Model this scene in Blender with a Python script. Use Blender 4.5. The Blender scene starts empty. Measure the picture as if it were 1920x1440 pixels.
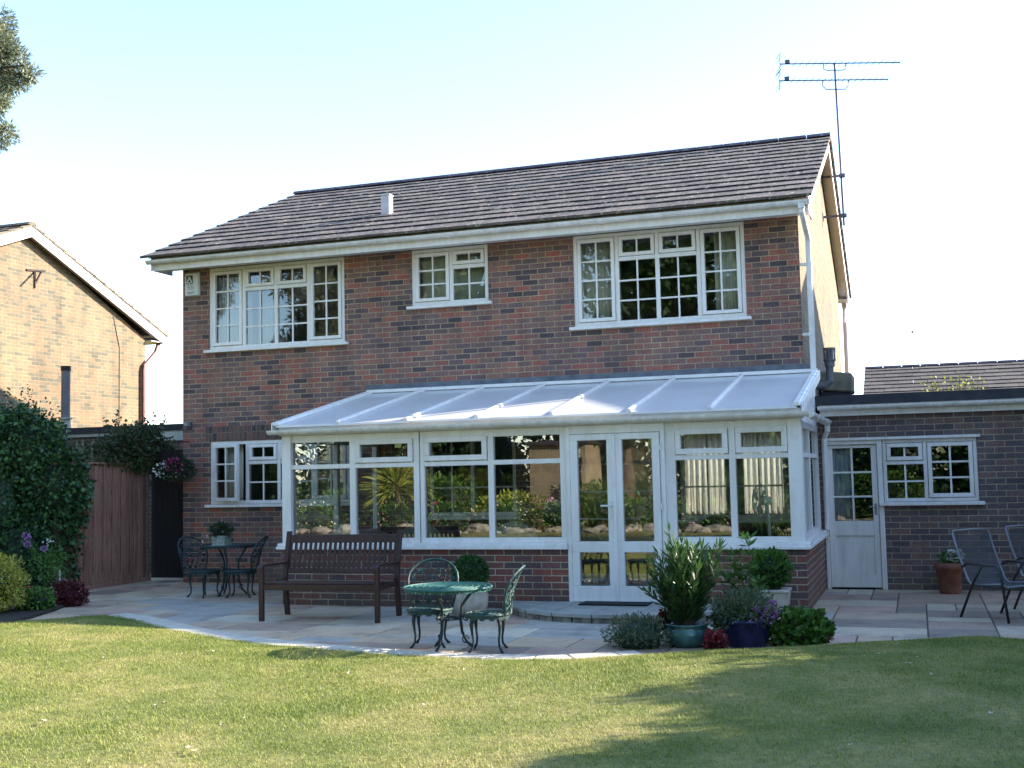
import bpy, math, random
import numpy as np
from mathutils import Vector, Matrix
random.seed(7); rng = np.random.default_rng(7)
PI = math.pi; R = math.radians
scene = bpy.context.scene; col = scene.collection

# ------------------------------------------------------------------ materials
def nmat(name):
    m = bpy.data.materials.new(name); m.use_nodes = True
    nt = m.node_tree; b = nt.nodes['Principled BSDF']
    return m, nt, b
def N(nt, t, **kw):
    n = nt.nodes.new(t)
    for k, v in kw.items():
        if k in ('op',): n.operation = v
        else: setattr(n, k, v)
    return n
def lk(nt, a, b): nt.links.new(a, b)
def mth(nt, op, a, b=None, clamp=False):
    n = nt.nodes.new('ShaderNodeMath'); n.operation = op; n.use_clamp = clamp
    for i, v in enumerate((a, b)):
        if v is None: continue
        if isinstance(v, (int, float)): n.inputs[i].default_value = v
        else: nt.links.new(v, n.inputs[i])
    return n.outputs[0]
def ramp(nt, fac, stops, interp='LINEAR'):
    n = nt.nodes.new('ShaderNodeValToRGB'); cr = n.color_ramp; cr.interpolation = interp
    while len(cr.elements) < len(stops): cr.elements.new(.5)
    for e, (p, c) in zip(cr.elements, stops): e.position = p; e.color = (*c, 1)
    nt.links.new(fac, n.inputs[0]); return n.outputs[0]
def mixc(nt, fac, a, b, mode='MIX'):
    n = nt.nodes.new('ShaderNodeMix'); n.data_type = 'RGBA'; n.blend_type = mode
    for i, v in ((0, fac), (6, a), (7, b)):
        if isinstance(v, (int, float)): n.inputs[i].default_value = v
        elif isinstance(v, tuple): n.inputs[i].default_value = (*v, 1)
        else: nt.links.new(v, n.inputs[i])
    return n.outputs[2]
def noise(nt, scale, detail=3, vec=None, rough=.5):
    n = nt.nodes.new('ShaderNodeTexNoise'); n.inputs['Scale'].default_value = scale
    n.inputs['Detail'].default_value = detail; n.inputs['Roughness'].default_value = rough
    if vec is None:
        g = nt.nodes.new('ShaderNodeNewGeometry'); vec = g.outputs['Position']
    nt.links.new(vec, n.inputs['Vector']); return n.outputs['Fac']
def bump(nt, b, h, strength=.3, dist=.01):
    n = nt.nodes.new('ShaderNodeBump'); n.inputs['Strength'].default_value = strength
    n.inputs['Distance'].default_value = dist; nt.links.new(h, n.inputs['Height'])
    nt.links.new(n.outputs[0], b.inputs['Normal'])

def plain(name, c, rough=.5, var=.12, scale=6, metal=0, bmp=0, bscale=60, c2=None):
    m, nt, b = nmat(name)
    b.inputs['Roughness'].default_value = rough; b.inputs['Metallic'].default_value = metal
    f = noise(nt, scale, 5)
    d = c2 if c2 else tuple(x * (1 - var * 2) for x in c)
    e = tuple(min(1, x * (1 + var * .4)) for x in c)
    lk(nt, ramp(nt, f, [(.3, d), (.65, e)]), b.inputs['Base Color'])
    if bmp: bump(nt, b, noise(nt, bscale, 4), bmp, .004)
    return m

def white(name, c, rough, dirt=.85):
    m, nt, b = nmat(name); b.inputs['Roughness'].default_value = rough
    g0 = N(nt, 'ShaderNodeNewGeometry'); mp = N(nt, 'ShaderNodeMapping'); mp.inputs['Scale'].default_value = (1, 1, .15); lk(nt, g0.outputs['Position'], mp.inputs[0])
    a = ramp(nt, noise(nt, 9, 5, mp.outputs[0], .7), [(.35, (dirt, dirt * .985, dirt * .95)), (.6, (1, 1, 1))])
    d = ramp(nt, noise(nt, 1.3, 4), [(.3, (.93, .93, .92)), (.6, (1, 1, 1))])
    k = mixc(nt, 1, mixc(nt, 1, c, a, 'MULTIPLY'), d, 'MULTIPLY')
    lk(nt, k, b.inputs['Base Color']); lk(nt, ramp(nt, noise(nt, 6, 3), [(.3, (rough * .8,) * 3), (.7, (rough * 1.5,) * 3)]), b.inputs['Roughness'])
    return m
def brick(name, stops, mortar, bl=.225, bh=.075, mj=.010, dirt=.0, soldier=False, wash=1.0, moss=None):
    m, nt, b = nmat(name)
    uv = N(nt, 'ShaderNodeUVMap'); sp = N(nt, 'ShaderNodeSeparateXYZ'); lk(nt, uv.outputs[0], sp.inputs[0])
    x, z = (sp.outputs[1], sp.outputs[0]) if soldier else (sp.outputs[0], sp.outputs[1])
    nz = noise(nt, 30, 2)
    wob = mth(nt, 'MULTIPLY', mth(nt, 'SUBTRACT', nz, .5), .006)
    zz = mth(nt, 'DIVIDE', mth(nt, 'ADD', z, wob), bh)
    row = mth(nt, 'FLOOR', zz)
    par = mth(nt, 'MODULO', mth(nt, 'ADD', row, 1000), 2)
    wn0 = N(nt, 'ShaderNodeTexWhiteNoise'); wn0.noise_dimensions = '1D'; lk(nt, row, wn0.inputs['W'])
    jit = mth(nt, 'MULTIPLY', wn0.outputs[0], .06)
    xx = mth(nt, 'ADD', mth(nt, 'ADD', mth(nt, 'DIVIDE', mth(nt, 'ADD', x, wob), bl), mth(nt, 'MULTIPLY', par, 0 if soldier else .5)), jit)
    cl = mth(nt, 'FLOOR', xx)
    fx = mth(nt, 'SUBTRACT', xx, cl); fz = mth(nt, 'SUBTRACT', zz, row)
    cm = N(nt, 'ShaderNodeCombineXYZ'); lk(nt, cl, cm.inputs[0]); lk(nt, row, cm.inputs[1])
    wn = N(nt, 'ShaderNodeTexWhiteNoise'); wn.noise_dimensions = '2D'; lk(nt, cm.outputs[0], wn.inputs['Vector'])
    # mortar mask (soft edged)
    ex = mth(nt, 'MULTIPLY', mth(nt, 'MINIMUM', fx, mth(nt, 'SUBTRACT', 1, fx)), bl)
    ez = mth(nt, 'MULTIPLY', mth(nt, 'MINIMUM', fz, mth(nt, 'SUBTRACT', 1, fz)), bh)
    e = mth(nt, 'MINIMUM', ex, ez)
    n2 = noise(nt, 90, 3)
    e = mth(nt, 'ADD', e, mth(nt, 'MULTIPLY', mth(nt, 'SUBTRACT', n2, .5), .004))
    mask = mth(nt, 'DIVIDE', mth(nt, 'SUBTRACT', e, mj * .32), mj * .35, clamp=True)
    big = noise(nt, 1.1, 4)
    idv = mth(nt, 'ADD', wn.outputs['Value'], mth(nt, 'MULTIPLY', mth(nt, 'SUBTRACT', big, .5), .35), clamp=True)
    c = ramp(nt, idv, stops)
    fine = noise(nt, 45, 5)
    c = mixc(nt, 1, c, ramp(nt, fine, [(.3, (.62, .62, .64)), (.7, (1.3, 1.27, 1.2))]), 'MULTIPLY')
    mo = mixc(nt, 1, mortar, ramp(nt, noise(nt, 3, 4), [(.3, (.7, .7, .68)), (.7, (1.15, 1.13, 1.1))]), 'MULTIPLY')
    c = mixc(nt, mask, mo, c)
    st = noise(nt, .9, 5, rough=.65)
    c = mixc(nt, 1, c, ramp(nt, st, [(.3, (.78, .78, .8)), (.65, (1.1, 1.08, 1.05))]), 'MULTIPLY')
    mpp = N(nt, 'ShaderNodeMapping'); mpp.inputs['Scale'].default_value = (1, 1, .12); g0 = N(nt, 'ShaderNodeNewGeometry'); lk(nt, g0.outputs['Position'], mpp.inputs[0])
    c = mixc(nt, 1, c, ramp(nt, noise(nt, 3.5, 5, mpp.outputs[0], .65), [(.3, (.74, .74, .75)), (.55, (1, 1, 1)), (.75, (1.12, 1.1, 1.06))]), 'MULTIPLY')
    if moss:
        g = N(nt, 'ShaderNodeNewGeometry'); s2 = N(nt, 'ShaderNodeSeparateXYZ'); lk(nt, g.outputs['Position'], s2.inputs[0])
        k = mth(nt, 'MULTIPLY', mth(nt, 'SUBTRACT', .3, s2.outputs[2], clamp=True), 2.2)
        c = mixc(nt, mth(nt, 'MULTIPLY', k, noise(nt, 5, 4), clamp=True), c, moss)
    lk(nt, c, b.inputs['Base Color']); b.inputs['Roughness'].default_value = .88
    h = mth(nt, 'ADD', mask, mth(nt, 'MULTIPLY', fine, .5))
    bump(nt, b, h, .7, .006)
    return m

M = {}
M['brick'] = brick('house_brick', [(0, (.085, .06, .07)), (.14, (.13, .085, .095)), (.3, (.20, .12, .12)), (.42, (.27, .145, .12)), (.56, (.19, .115, .11)), (.68, (.29, .145, .115)), (.80, (.33, .13, .105)), (.88, (.36, .115, .09)), (1, (.20, .115, .105))],
                   (.46, .37, .225), moss=(.05, .06, .03))
M['brick_sun'] = brick('sun_toned_brick', [(0, (.11, .10, .075)), (.25, (.155, .13, .09)), (.45, (.21, .145, .09)), (.75, (.25, .15, .09)), (1, (.17, .13, .09))],
                       (.30, .255, .16))  # second copy of the house brick, sunlight worked into its colour
M['brick_dark'] = brick('garage_brick', [(0, (.10, .075, .08)), (.5, (.145, .105, .11)), (.8, (.17, .115, .11)), (1, (.21, .12, .105))],
                        (.40, .33, .22), moss=(.05, .06, .03))
M['brick_red'] = brick('dwarf_wall_brick', [(0, (.11, .07, .075)), (.4, (.15, .078, .078)), (.7, (.19, .078, .07)), (1, (.26, .08, .06))],
                       (.44, .37, .25), mj=.012, moss=(.06, .065, .03))
M['soldier'] = brick('soldier_brick', [(0, (.05, .04, .05)), (.5, (.13, .08, .07)), (1, (.20, .09, .07))], (.22, .19, .13), soldier=True)
M['upvc'] = white('white_upvc', (.87, .82, .79), .32, .88)
M['paint'] = white('white_paint', (.82, .76, .72), .45, .82)
M['paint_dull'] = plain('weathered_white_paint', (.50, .49, .46), .6, .12, 4)
M['gutter'] = white('gutter_plastic', (.84, .79, .76), .28, .78)
M['barge'] = plain('bargeboard_paint', (.70, .64, .63), .55, .06, 2)
M['black_rubber'] = plain('dark_seal', (.02, .02, .02), .6)
M['dark_metal'] = plain('dark_aerial_metal', (.10, .085, .12), .5, .15, metal=.3)
M['galv'] = plain('galvanised', (.28, .28, .30), .5, .15, 14, metal=.4)
M['concrete'] = plain('concrete', (.26, .235, .17), .9, .2, 9, bmp=.3)
M['concrete_pale'] = plain('rockery_stone', (.34, .30, .23), .9, .3, 7, bmp=.4)
M['felt'] = plain('roof_felt', (.035, .033, .04), .85, .2, 8, bmp=.3)
M['lead'] = plain('lead_flashing', (.13, .14, .17), .55, .2, 8)
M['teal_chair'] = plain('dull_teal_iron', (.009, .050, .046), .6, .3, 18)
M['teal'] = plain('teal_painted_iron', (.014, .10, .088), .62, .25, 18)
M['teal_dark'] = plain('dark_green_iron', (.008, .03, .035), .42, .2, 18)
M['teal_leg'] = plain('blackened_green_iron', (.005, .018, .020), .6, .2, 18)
M['terracotta'] = plain('terracotta', (.25, .095, .06), .85, .15, 12, bmp=.2)
M['stone_pot'] = plain('pale_stone', (.46, .41, .34), .85, .15, 14, bmp=.3)
M['stone_dim'] = plain('grey_relief_stone', (.34, .38, .36), .8, .3, 40, bmp=.5)
M['blue_glaze'] = plain('blue_glaze', (.012, .018, .09), .16, .2, 10)
M['green_glaze'] = plain('green_glaze', (.05, .13, .13), .15, .35, 9)
M['soil'] = plain('soil', (.035, .025, .018), .95, .3, 20, bmp=.8)
M['silver'] = plain('silver_tube', (.20, .21, .23), .4, .05, metal=.6)
M['black_tube'] = plain('black_tube', (.012, .012, .014), .35)
M['curtain'] = plain('cream_curtain', (.80, .77, .66), .9, .06, 8)
M['curtain_white'] = plain('white_curtain', (.72, .72, .68), .9, .05, 8)
M['net'] = plain('pale_net', (.48, .53, .60), .9, .03, 4)
M['blind'] = plain('pale_green_blind', (.62, .68, .58), .9, .05, 4)
M['room'] = plain('room_wall', (.30, .30, .27), .9, .05, 2)
M['room_light'] = plain('pale_room', (.55, .52, .45), .9, .05, 2)
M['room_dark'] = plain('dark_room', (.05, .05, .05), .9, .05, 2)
M['cushion_black'] = plain('black_cushion', (.012, .012, .014), .9, .2, 10)
M['wicker'] = plain('wicker', (.28, .22, .13), .8, .3, 60, bmp=.6, bscale=90)
M['cushion'] = plain('floral_cushion', (.72, .70, .60), .9, .35, 12, c2=(.36, .38, .27))
M['fan'] = plain('white_plastic', (.68, .7, .66), .35, .04)
M['brown_pipe'] = plain('brown_pipe', (.16, .045, .035), .5, .15)
M['rust'] = plain('rusty_iron', (.045, .03, .025), .8, .3)
M['grey_pipe'] = plain('grey_flue', (.19, .185, .20), .7, .12)
M['pink_metal'] = plain('pale_vent_metal', (.60, .52, .53), .45, .08)
M['timber_roof'] = plain('door_mat_fibre', (.012, .011, .014), .95, .3, 80, bmp=.8)
M['bark'] = plain('bark', (.09, .065, .045), .95, .3, 14, bmp=.9, bscale=25)
M['purple_petal'] = plain('lilac_petal', (.36, .14, .42), .7, .15, 40)
M['pink_petal'] = plain('pink_petal', (.62, .22, .36), .7, .25, 60)
M['magenta_petal'] = plain('magenta_petal', (.42, .03, .17), .7, .25, 40)
M['white_petal'] = plain('white_petal', (.75, .72, .68), .7, .1, 40)
M['red_petal'] = plain('red_petal', (.22, .01, .018), .7, .3, 40)
M['orange'] = plain('orange_clay', (.40, .09, .03), .8, .15)
M['white_stick'] = plain('white_stake', (.55, .58, .58), .7, .1)
M['alarm'] = plain('alarm_plastic', (.66, .67, .66), .4, .04)
M['alarm_print'] = plain('alarm_print', (.05, .06, .07), .6)
M['alarm_grey'] = plain('alarm_grey_print', (.30, .33, .35), .6)
M['dry_leaf'] = plain('dry_leaf', (.48, .40, .25), .8, .2, 60, c2=(.30, .20, .10))
M['petal_fallen'] = plain('pale_dry_leaf', (.68, .66, .58), .8, .15, 60)
M['bird'] = plain('dark_feather', (.04, .04, .05), .8)
M['tile_floor'] = plain('pale_floor_tile', (.30, .28, .24), .4, .1, 3)
M['cable'] = plain('thin_cable', (.22, .17, .14), .7)

def sheer(name, c):
    m, nt, b = nmat(name); b.inputs['Base Color'].default_value = (*c, 1); b.inputs['Roughness'].default_value = .9
    t = N(nt, 'ShaderNodeBsdfTranslucent'); t.inputs[0].default_value = (*c, 1); mx = N(nt, 'ShaderNodeMixShader'); mx.inputs[0].default_value = .55
    lk(nt, b.outputs[0], mx.inputs[1]); lk(nt, t.outputs[0], mx.inputs[2]); lk(nt, mx.outputs[0], nt.nodes['Material Output'].inputs[0]); return m
M['curtain_white'] = sheer('sheer_white_curtain', (.86, .85, .80))
# timber
def timber(name, c1, c2, gap, sc=1.0):
    m, nt, b = nmat(name)
    uv = N(nt, 'ShaderNodeUVMap'); mp = N(nt, 'ShaderNodeMapping'); lk(nt, uv.outputs[0], mp.inputs[0])
    mp.inputs['Scale'].default_value = (14 * sc, 1.2 * sc, 1)
    f = noise(nt, 2.2, 6, mp.outputs[0], .62)
    at = N(nt, 'ShaderNodeAttribute'); at.attribute_name = 'tint'
    cc_ = mixc(nt, 1, ramp(nt, f, [(.3, c1), (.7, c2)]), ramp(nt, at.outputs['Fac'], [(0, (.62, .62, .62)), (.5, (1, 1, 1)), (1, (1.3, 1.27, 1.25))]), 'MULTIPLY')
    cc_ = mixc(nt, 1, cc_, ramp(nt, noise(nt, 1.6, 5), [(.3, (.75, .74, .72)), (.65, (1.1, 1.1, 1.1))]), 'MULTIPLY')
    lk(nt, cc_, b.inputs['Base Color'])
    b.inputs['Roughness'].default_value = gap; bump(nt, b, f, .4, .004); return m
M['fence_wood'] = timber('red_brown_board', (.17, .075, .052), (.40, .21, .15), .85)
M['fence_pale'] = timber('pale_stake', (.16, .12, .07), (.32, .25, .16), .85)
M['bench_wood'] = timber('dark_stained_wood', (.028, .010, .009), (.062, .022, .018), .42, .5)
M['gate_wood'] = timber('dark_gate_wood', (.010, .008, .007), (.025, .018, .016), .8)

# roof tiles
def tile_mat(name, base, dk, lichen):
    m, nt, b = nmat(name)
    at = N(nt, 'ShaderNodeAttribute'); at.attribute_name = 'tint'
    c = ramp(nt, at.outputs['Fac'], [(0, tuple(v * .38 for v in dk)), (.18, tuple(v * .38 for v in dk)), (.2, dk), (1, base)])  # lowest stops hold the painted shade of the tile fronts
    f = noise(nt, 13, 6, rough=.75)
    c = mixc(nt, ramp(nt, f, [(.56, (0, 0, 0)), (.63, (.85, .85, .85))]), c, lichen)
    g = noise(nt, 50, 3)
    c = mixc(nt, 1, c, ramp(nt, g, [(.3, (.7, .7, .7)), (.7, (1.25, 1.2, 1.15))]), 'MULTIPLY')
    lk(nt, c, b.inputs['Base Color']); b.inputs['Roughness'].default_value = .85
    bump(nt, b, g, .4, .004); return m
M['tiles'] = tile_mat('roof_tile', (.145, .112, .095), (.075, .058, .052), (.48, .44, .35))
M['tiles_far'] = tile_mat('far_roof_tile', (.12, .095, .075), (.075, .058, .048), (.18, .15, .11))
M['ridge'] = tile_mat('ridge_tile', (.11, .08, .10), (.07, .05, .07), (.25, .22, .22))
M['tiles_moss'] = tile_mat('mossy_roof_tile', (.17, .14, .10), (.10, .08, .06), (.42, .36, .12))

# slab stone
def slab_mat(name):
    m, nt, b = nmat(name)
    at = N(nt, 'ShaderNodeAttribute'); at.attribute_name = 'tint'
    c = ramp(nt, at.outputs['Fac'], [(0, (.28, .21, .165)), (.09, (.39, .36, .31)), (.24, (.52, .42, .30)), (.42, (.47, .34, .235)), (.58, (.39, .27, .195)), (.74, (.54, .39, .255)), (.86, (.48, .31, .235)), (.95, (.58, .50, .37))], 'CONSTANT')
    f = noise(nt, 2.5, 7, rough=.7)
    c = mixc(nt, 1, c, ramp(nt, f, [(.28, (.5, .49, .46)), (.48, (.95, .95, .95)), (.75, (1.2, 1.16, 1.08))]), 'MULTIPLY')
    g = noise(nt, 40, 4)
    c = mixc(nt, 1, c, ramp(nt, g, [(.3, (.86, .86, .86)), (.7, (1.12, 1.1, 1.08))]), 'MULTIPLY')
    lk(nt, c, b.inputs['Base Color']); b.inputs['Roughness'].default_value = .72
    bump(nt, b, mth(nt, 'ADD', f, mth(nt, 'MULTIPLY', g, .3)), .4, .01); return m
M['slab'] = slab_mat('sandstone_slab')
M['kerb'] = plain('pale_edging_stone', (.56, .50, .40), .85, .12, 9, bmp=.5, bscale=30)
M['joint'] = plain('joint_mortar', (.14, .12, .10), .95, .2, 20, c2=(.05, .06, .03))
M['joint_pale'] = plain('stone_riser', (.30, .27, .22), .9, .3, 12)
M['step_stone'] = plain('step_slab', (.36, .35, .31), .8, .15, 5, bmp=.3)

# leaves
def leaf_mat(name, stops, rough=.55, trans=.25):
    m, nt, b = nmat(name)
    at = N(nt, 'ShaderNodeAttribute'); at.attribute_name = 'tint'
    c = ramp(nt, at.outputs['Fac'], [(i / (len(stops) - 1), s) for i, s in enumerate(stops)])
    c = mixc(nt, 1, c, ramp(nt, noise(nt, 2.2, 3), [(.3, (.75, .75, .75)), (.7, (1.2, 1.18, 1.1))]), 'MULTIPLY')
    lk(nt, c, b.inputs['Base Color']); b.inputs['Roughness'].default_value = rough
    b.inputs['Specular IOR Level'].default_value = .35
    if trans:
        t = N(nt, 'ShaderNodeBsdfTranslucent'); lk(nt, c, t.inputs[0])
        mx = N(nt, 'ShaderNodeMixShader'); mx.inputs[0].default_value = trans
        lk(nt, b.outputs[0], mx.inputs[1]); lk(nt, t.outputs[0], mx.inputs[2])
        lk(nt, mx.outputs[0], nt.nodes['Material Output'].inputs[0])
    return m
M['hedge'] = leaf_mat('ivy_leaf', [(.020, .055, .022), (.038, .095, .035), (.065, .14, .045), (.095, .18, .05)], .38, .12)
M['rose_leaf'] = leaf_mat('rose_leaf', [(.03, .05, .025), (.05, .10, .035), (.10, .07, .04)], .5)
M['golden'] = leaf_mat('golden_leaf', [(.20, .22, .03), (.42, .42, .07), (.55, .52, .14)], .5, .3)
M['box_leaf'] = leaf_mat('box_leaf', [(.012, .045, .010), (.028, .09, .015), (.05, .14, .02)], .5, .15)
M['mid_leaf'] = leaf_mat('mid_leaf', [(.04, .10, .02), (.08, .18, .03), (.14, .26, .05)], .5, .25)
M['oleander'] = leaf_mat('oleander_leaf', [(.025, .065, .022), (.05, .115, .032), (.13, .22, .06)], .38, .25)
M['grey_leaf'] = leaf_mat('grey_green_leaf', [(.06, .10, .06), (.10, .14, .08), (.16, .19, .11)], .6, .2)
M['dark_leaf'] = leaf_mat('dark_leaf', [(.012, .03, .014), (.025, .05, .02), (.05, .07, .03)], .5, .15)
M['maroon'] = leaf_mat('maroon_leaf', [(.05, .008, .012), (.12, .015, .02), (.10, .04, .03)], .5, .2)
M['conifer'] = leaf_mat('blue_conifer', [(.08, .10, .07), (.15, .19, .13), (.25, .28, .18), (.34, .31, .19)], .6, .2)
M['tree_leaf'] = leaf_mat('tree_leaf', [(.02, .05, .015), (.045, .10, .025), (.09, .16, .04)], .5, .25)
M['yellow_leaf'] = leaf_mat('yellow_shrub_leaf', [(.12, .18, .02), (.30, .36, .05), (.45, .45, .10)], .5, .3)

# grass
def grass_ground():
    m, nt, b = nmat('mown_lawn')
    f = noise(nt, 1.1, 5, rough=.6); g = noise(nt, 16, 5, rough=.7)
    c = ramp(nt, f, [(.3, (.10, .12, .02)), (.45, (.16, .165, .04)), (.58, (.24, .21, .07)), (.72, (.33, .26, .12))])
    c = mixc(nt, 1, c, ramp(nt, g, [(.3, (.55, .6, .5)), (.7, (1.3, 1.25, 1.1))]), 'MULTIPLY')
    lk(nt, c, b.inputs['Base Color']); b.inputs['Roughness'].default_value = .9
    bump(nt, b, g, .8, .02); return m
M['lawn'] = grass_ground()
def blade_mat():
    m, nt, b = nmat('grass_blade')
    at = N(nt, 'ShaderNodeAttribute'); at.attribute_name = 'tint'
    f = noise(nt, 1.1, 5, rough=.6)
    v = mth(nt, 'ADD', mth(nt, 'MULTIPLY', at.outputs['Fac'], .5), mth(nt, 'MULTIPLY', mth(nt, 'SUBTRACT', f, .25), 1.1), clamp=True)
    c = ramp(nt, v, [(0, (.095, .15, .018)), (.3, (.17, .225, .032)), (.55, (.27, .30, .06)), (.8, (.40, .36, .13)), (1, (.52, .45, .22))])
    lk(nt, c, b.inputs['Base Color']); b.inputs['Roughness'].default_value = .6
    t = N(nt, 'ShaderNodeBsdfTranslucent'); lk(nt, c, t.inputs[0])
    mx = N(nt, 'ShaderNodeMixShader'); mx.inputs[0].default_value = .3
    lk(nt, b.outputs[0], mx.inputs[1]); lk(nt, t.outputs[0], mx.inputs[2]); lk(nt, mx.outputs[0], nt.nodes['Material Output'].inputs[0])
    return m
M['blade'] = blade_mat()

def glass_mat(name, tint, k, base):
    m, nt, b = nmat(name); nt.nodes.remove(b)
    fr = N(nt, 'ShaderNodeFresnel'); fr.inputs[0].default_value = 1.5
    fac = mth(nt, 'ADD', mth(nt, 'MULTIPLY', fr.outputs[0], k), base, clamp=True)
    t = N(nt, 'ShaderNodeBsdfTransparent'); t.inputs[0].default_value = (*tint, 1)
    g = N(nt, 'ShaderNodeBsdfGlossy'); g.inputs['Roughness'].default_value = .004
    bp = N(nt, 'ShaderNodeBump'); bp.inputs['Strength'].default_value = .05; bp.inputs['Distance'].default_value = .02
    lk(nt, noise(nt, 1.7, 2), bp.inputs['Height']); lk(nt, bp.outputs[0], g.inputs['Normal'])
    mx = N(nt, 'ShaderNodeMixShader'); lk(nt, fac, mx.inputs[0]); lk(nt, t.outputs[0], mx.inputs[1]); lk(nt, g.outputs[0], mx.inputs[2])
    lk(nt, mx.outputs[0], nt.nodes['Material Output'].inputs[0]); return m
M['glass'] = glass_mat('window_glass', (.90, .92, .90), 1.7, .045)
M['glass_cons'] = glass_mat('conservatory_glass', (.90, .92, .90), 1.8, .16)
def poly_mat():
    m, nt, b = nmat('opal_polycarbonate')
    c = (.55, .58, .64); b.inputs['Base Color'].default_value = (*c, 1); b.inputs['Roughness'].default_value = .28
    b.inputs['Coat Weight'].default_value = .3
    uv = N(nt, 'ShaderNodeUVMap'); w = N(nt, 'ShaderNodeTexWave'); w.inputs['Scale'].default_value = 12; lk(nt, uv.outputs[0], w.inputs[0])
    f = noise(nt, 2, 4)
    lk(nt, ramp(nt, f, [(.3, (.80, .76, .74)), (.7, (.88, .85, .82))]), b.inputs['Base Color'])
    bump(nt, b, w.outputs[1], .06, .003)
    t = N(nt, 'ShaderNodeBsdfTranslucent'); t.inputs[0].default_value = (.95, .95, .95, 1)
    mx = N(nt, 'ShaderNodeMixShader'); mx.inputs[0].default_value = .17
    lk(nt, b.outputs[0], mx.inputs[1]); lk(nt, t.outputs[0], mx.inputs[2]); lk(nt, mx.outputs[0], nt.nodes['Material Output'].inputs[0])
    return m
M['poly'] = poly_mat()
def mesh_fabric():
    m, nt, b = nmat('sling_mesh'); b.inputs['Base Color'].default_value = (.035, .038, .045, 1)
    t = N(nt, 'ShaderNodeBsdfTransparent'); mx = N(nt, 'ShaderNodeMixShader'); mx.inputs[0].default_value = .35
    lk(nt, b.outputs[0], mx.inputs[1]); lk(nt, t.outputs[0], mx.inputs[2]); lk(nt, mx.outputs[0], nt.nodes['Material Output'].inputs[0]); return m
M['sling'] = mesh_fabric()

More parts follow.
